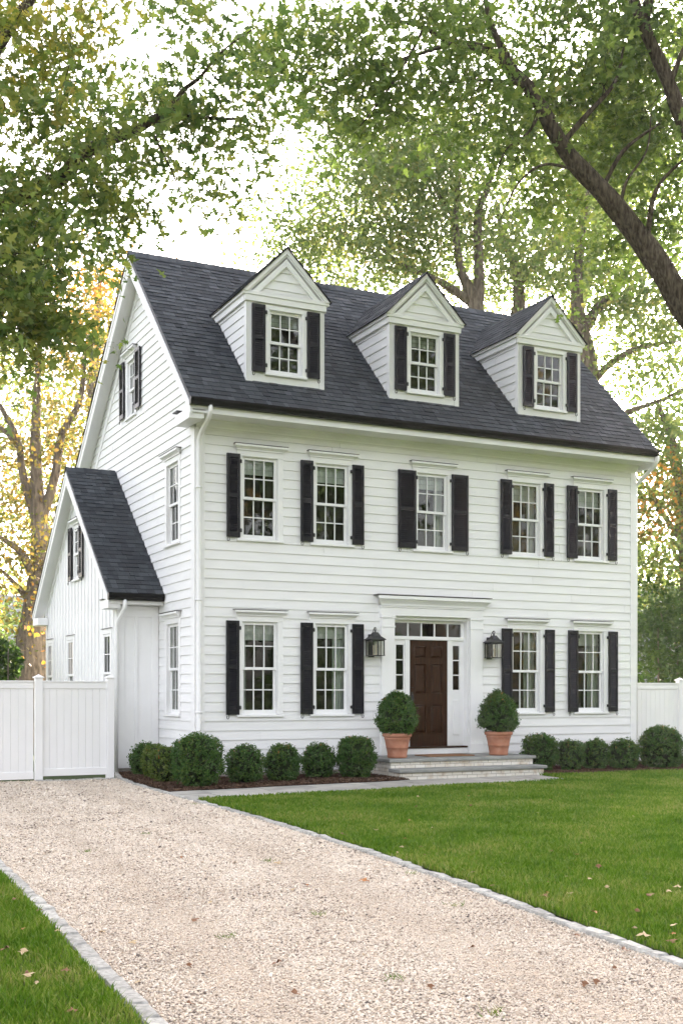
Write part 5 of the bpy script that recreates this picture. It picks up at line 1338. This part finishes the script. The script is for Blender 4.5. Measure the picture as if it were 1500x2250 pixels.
# autumn tree behind the wing
tree('autumn_tree', 'tall autumn tree with golden leaves and massive trunk left of the house', [
    ([gz(68, 31), P(72, 1480, 31), P(82, 1350, 31), P(92, 1240, 31), P(84, 1120, 31), P(78, 980, 31), P(82, 850, 31), P(90, 700, 31)], [0.66, 0.55, 0.42, 0.31, 0.20, 0.14, 0.10, 0.05]),
    ([P(88, 1180, 31), P(50, 1040, 31), P(40, 970, 31), P(5, 900, 31), P(-30, 850, 31)], [0.13, 0.10, 0.085, 0.065, 0.04]),
    ([P(45, 985, 31), P(20, 955, 31), P(-15, 930, 31)], [0.1, 0.08, 0.04]),
    ([P(90, 1150, 31), P(120, 1050, 31), P(135, 960, 31), P(175, 880, 31), P(185, 780, 31), P(175, 700, 31)], [0.14, 0.115, 0.10, 0.075, 0.05, 0.03]),
    ([P(86, 1290, 31), P(50, 1220, 30.6), P(15, 1190, 30.3), P(-20, 1170, 30)], [0.14, 0.1, 0.07, 0.03]),
    ([P(70, 1330, 31), P(40, 1290, 30.8), P(0, 1250, 30.5)], [0.1, 0.07, 0.03])],
    [B(120, 660, 31, 110, 90, 2.2, 0.7), B(220, 640, 31.5, 55, 90, 1.6, 0.9, 1), B(200, 760, 31.5, 70, 80, 1.6, 0.5), B(60, 800, 30.6, 90, 80, 1.8, 0.7), B(100, 930, 30.2, 90, 60, 0.8, 0.5), B(110, 1200, 29.9, 60, 40, 0.4, 0.22), B(130, 1070, 32.6, 110, 60, 1.2, 1.1), B(30, 1100, 32.4, 60, 60, 1.2, 0.8), B(10, 1230, 30.5, 50, 70, 1.0, 0.7), B(10, 1350, 30.4, 40, 60, 0.9, 0.5), B(150, 960, 31.4, 60, 60, 1.5, 0.35), B(20, 960, 31, 50, 50, 1.4, 0.25), B(170, 1180, 32.5, 40, 50, 0.8, 0.3), B(112, 1370, 30.0, 14, 45, 0.2, 0.08, 1)],
    820, 0.118, 13, 108, ('leaf_autumn', 'leaf_orange'), 'bark_far', 'oval', 0.4, None, 0.35, 0.7, 12)
tree('autumn_tree', 'slim orange-leaved tree beyond the left gable', [
    ([gz(215, 44), P(212, 1200, 44), P(205, 900, 44), P(212, 700, 44), P(222, 600, 44)], [0.35, 0.3, 0.24, 0.15, 0.06])],
    [B(215, 680, 44, 70, 90, 2.2), B(190, 820, 44, 80, 90, 2.2, 0.6), B(200, 960, 44, 90, 90, 2.2, 0.6), B(110, 900, 45, 120, 110, 2.4, 0.5), B(20, 830, 46, 90, 120, 2.4, 0.9, 1), B(120, 1000, 46, 110, 110, 2.4, 0.9, 1), B(30, 1130, 46, 90, 110, 2.4, 0.8, 1), B(130, 1200, 46, 70, 90, 2.0, 0.5, 0)], 720, 0.16, 14, 109, ('leaf_autumn', 'leaf_back'), 'bark_far', 'oval', 0.5, None, 0.35, 0.7)

# shrubs and far wood behind the fences
def shrub_mass(label, blobs, n, seed, mat='leaf_dark', leaf=0.16, cat='shrub', name='shrub'):
    g = np.random.default_rng(seed); c0 = Vector(blobs[0][0]); c0.z = 0
    t = thing(name, label, cat, c0)
    pos = []
    w = np.array([b[2] for b in blobs]); 
    for b, k in zip(blobs, g.multinomial(n, w / w.sum())):
        d = g.normal(size=(k, 3)); d /= np.linalg.norm(d, axis=1)[:, None]; d *= (g.uniform(0.2, 1, k) ** 0.4)[:, None]
        pos.append(np.array(b[0]) + d * np.array(b[1]))
    pos = np.concatenate(pos); pos[:, 2] = np.maximum(pos[:, 2], 0.05)
    V, ft, fl_ = leaf_cloud(pos - np.array(c0), np.tile([0, 0, 0.4], (len(pos), 1)) + g.normal(size=pos.shape) * 0.6, leaf, 0.6, 0.4, g, 'oval')
    link('foliage', np_mesh('foliage', V, ft, fl_, mat), t)
    mb = MB()
    for b in blobs:
        c = Vector(b[0])
        for k in range(4):
            e = c + Vector((g.normal() * b[1][0] * .5, g.normal() * b[1][1] * .5, b[1][2] * .5)); s = Vector((c.x + g.normal() * .2, c.y + g.normal() * .2, 0))
            mb.tube([s - c0, (s + e) / 2 + Vector((g.normal() * .1, 0, .1)) - c0, e - c0], [0.04, 0.03, 0.01], 5)
    mb.build('stems', 'bark_far', t)
shrub_mass('dark evergreen shrub behind the white fence at the left edge', [B(8, 1452, 27, 30, 50, 0.6), B(-70, 1430, 27, 50, 70, 1.2)], 2600, 201)
shrub_mass('green leafy shrub behind the right-hand fence', [B(1440, 1420, 31, 60, 90, 1.4), B(1510, 1400, 31, 60, 110, 1.5), B(1420, 1330, 33, 50, 70, 1.4)], 9500, 202, 'leaf_dark', 0.12)
shrub_mass('broad green shrub far behind the left fence', [B(40, 1400, 40, 70, 90, 2.0), B(-80, 1380, 40, 80, 110, 2.0), B(120, 1440, 42, 60, 60, 2)], 3600, 203, 'leaf_back', 0.2)

# wood far behind everything: one mass
g = np.random.default_rng(77); pos = []
for i in range(46):
    px = -500 + i * 58 + g.uniform(-20, 20); d = g.uniform(62, 80); top = g.uniform(1130, 1280) if 200 < px < 1400 else g.uniform(1120, 1290)
    c = np.array(P(px, (1500 + top) / 2, d)); k = 420
    q = g.normal(size=(k, 3)); q /= np.linalg.norm(q, axis=1)[:, None]; q *= (g.uniform(0.1, 1, k) ** 0.4)[:, None]
    pos.append(c + q * np.array([2.4, 2.0, (1500 - top) / 2 / F_PX * d]))
pos = np.concatenate(pos)
V, ft, fl_ = leaf_cloud(pos, np.tile([0, 0, 0.3], (len(pos), 1)) + g.normal(size=pos.shape) * 0.6, 0.42, 0.6, 0.4, g, 'oval')
stuff(link('wood', np_mesh('wood', V, ft, fl_, 'leaf_back')), 'far green wood behind the garden', 'wood')

# neighbour's house, glimpsed through the right-hand trees
def neighbour(px, d, label, w=9.0, hh=3.6, rz=6.4):
    c = gz(px, d); t = thing('neighbour_house', label, 'house', c, -0.3)
    mb = MB(); siding(mb, lambda u, o, z: (u, -o, z), 0, hh, lambda z: (-w / 2, w / 2), [], 0.2, 0)
    mb.box(-w / 2, w / 2, 0.01, 6, 0, hh); mb.add([(-w / 2, 0.01, hh), (-w / 2, 6, hh), (-w / 2, 3, rz - .1)], [(0, 1, 2)]); mb.add([(w / 2, 0.01, hh), (w / 2, 6, hh), (w / 2, 3, rz - .1)], [(0, 1, 2)])
    mb.build('wall', 'grey_shingle', t)
    mb = MB(); slab(mb, -w / 2 - .3, w / 2 + .3, -0.35, hh - 0.1, 3, rz, 0.15); slab(mb, -w / 2 - .3, w / 2 + .3, 6.35, hh - 0.1, 3.001, rz, 0.15); mb.build('roof', 'grey_shingle', t)
    for x in (-2.8, 0, 2.8):
        mb = MB(); mb.box(x - .5, x - .42, -.06, -.025, 1, 2.4); mb.box(x + .42, x + .5, -.06, -.025, 1, 2.4); mb.box(x - .42, x + .42, -.06, -.025, 2.3, 2.4); mb.box(x - .42, x + .42, -.06, -.025, 1, 1.1); mb.box(x - .42, x + .42, -.05, -.03, 1.68, 1.73)
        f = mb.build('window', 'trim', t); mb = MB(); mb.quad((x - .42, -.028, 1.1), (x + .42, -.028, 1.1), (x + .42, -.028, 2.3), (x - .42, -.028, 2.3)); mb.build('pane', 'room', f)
neighbour(1520, 50, 'grey shingled neighbouring house glimpsed through the right-hand trees')
neighbour(-60, 55, 'grey roofed neighbouring house glimpsed behind the left autumn tree')

# trees across the street: mirrored in the front windows
for i, (x, y, h) in enumerate([(4, -46, 21), (12, -44, 23), (20, -43, 24), (28, -45, 23), (36, -44, 25), (45, -46, 24), (54, -45, 22), (-5, -48, 21)]):
    b = Vector((x, y, 0))
    bl = [((x + random.uniform(-2.5, 2.5), y + random.uniform(-2, 2), h * f), (3.6, 2.8, h * 0.12), 1.0, 0) for f in (0.12, 0.25, 0.38, 0.5, 0.62, 0.75, 0.86)]
    tree('street_tree', 'leafy tree across the street, mirrored in the front windows', [([b, b + Vector((0.1, 0, h * .25)), b + Vector((0.3, .2, h * .55)), b + Vector((0, 0, h * .85))], [0.4, 0.3, 0.2, 0.06])],
         bl, 420, 0.46, 17, 300 + i, ('leaf_autumn' if i % 3 == 1 else 'leaf_dark',), 'bark_far', 'oval', 0.7, 'trees across the street', 0.35, 0.7, 6)

# haze: the soft backlit air
hm = bpy.data.materials.new('morning_haze'); hm.use_nodes = True; hnt = hm.node_tree; hnt.nodes.clear()
ho = hnt.nodes.new('ShaderNodeOutputMaterial'); hv = hnt.nodes.new('ShaderNodeVolumePrincipled')
hv.inputs['Color'].default_value = (0.95, 0.95, 0.95, 1); hv.inputs['Density'].default_value = HAZE; hv.inputs['Anisotropy'].default_value = 0.55
hnt.links.new(hv.outputs[0], ho.inputs['Volume']); M['haze'] = hm
mb = MB(); mb.box(-180, 200, -180, 200, -1.03, 40)
stuff(mb.build('haze', 'haze'), 'pale backlit haze filling the air among the trees', 'haze')

# ------------------------------------------------------------------ camera, light, render settings
cam = bpy.data.objects.new('camera', bpy.data.cameras.new('camera')); C.objects.link(cam)
cam.location = CAM; cam.rotation_euler = (R(90), 0, -YAW)
cam.data.sensor_fit = 'HORIZONTAL'; cam.data.sensor_width = 36.0; cam.data.lens = 36.0 * F_PX / 1500
cam.data.shift_y = (HORIZON - 1125) / 1500; cam.data.clip_end = 2000; cam.data.clip_start = 0.1
scene.camera = cam

SUN_AZ, SUN_EL = R(42), R(17)         # azimuth measured from +Y towards +X: behind the house, to the right
w = bpy.data.worlds.new('World'); scene.world = w; w.use_nodes = True
nt = w.node_tree; bg = nt.nodes['Background']
sky = nt.nodes.new('ShaderNodeTexSky'); sky.sky_type = 'NISHITA'; sky.sun_disc = False
sky.sun_elevation = SUN_EL; sky.sun_rotation = SUN_AZ
sky.air_density = 1.0; sky.dust_density = 4.0; sky.ozone_density = 1.0
hs = nt.nodes.new('ShaderNodeHueSaturation'); hs.inputs['Saturation'].default_value = 0.35
wt = nt.nodes.new('ShaderNodeMix'); wt.data_type = 'RGBA'; wt.blend_type = 'MULTIPLY'; wt.inputs[0].default_value = 1; wt.inputs[7].default_value = (1.0, 0.945, 0.94, 1)   # neutral white balance
nt.links.new(sky.outputs[0], hs.inputs['Color']); nt.links.new(hs.outputs[0], wt.inputs[6]); nt.links.new(wt.outputs[2], bg.inputs['Color'])
bg.inputs['Strength'].default_value = 0.15
sl = bpy.data.lights.new('sun', 'SUN'); sl.energy = 3.5; sl.angle = R(0.5); sl.color = (1.0, 0.86, 0.68)
so = bpy.data.objects.new('sun', sl); C.objects.link(so)
dirv = Vector((math.sin(SUN_AZ) * math.cos(SUN_EL), math.cos(SUN_AZ) * math.cos(SUN_EL), math.sin(SUN_EL)))
so.rotation_euler = dirv.to_track_quat('Z', 'Y').to_euler(); so.location = (30, 40, 30)

vs = scene.view_settings
scene.display_settings.display_device = 'sRGB'
vs.view_transform = 'Standard'; vs.look = 'None'; vs.gamma = 1.0; vs.use_curve_mapping = False
vs.exposure = 2.8
cy = scene.cycles
cy.use_denoising = True
try: cy.denoiser = 'OPENIMAGEDENOISE'
except Exception: pass
cy.max_bounces = 8; cy.diffuse_bounces = 4; cy.glossy_bounces = 3; cy.transmission_bounces = 4; cy.transparent_max_bounces = 10
cy.sample_clamp_indirect = 6.0; cy.caustics_reflective = False; cy.caustics_refractive = False
scene.render.film_transparent = False
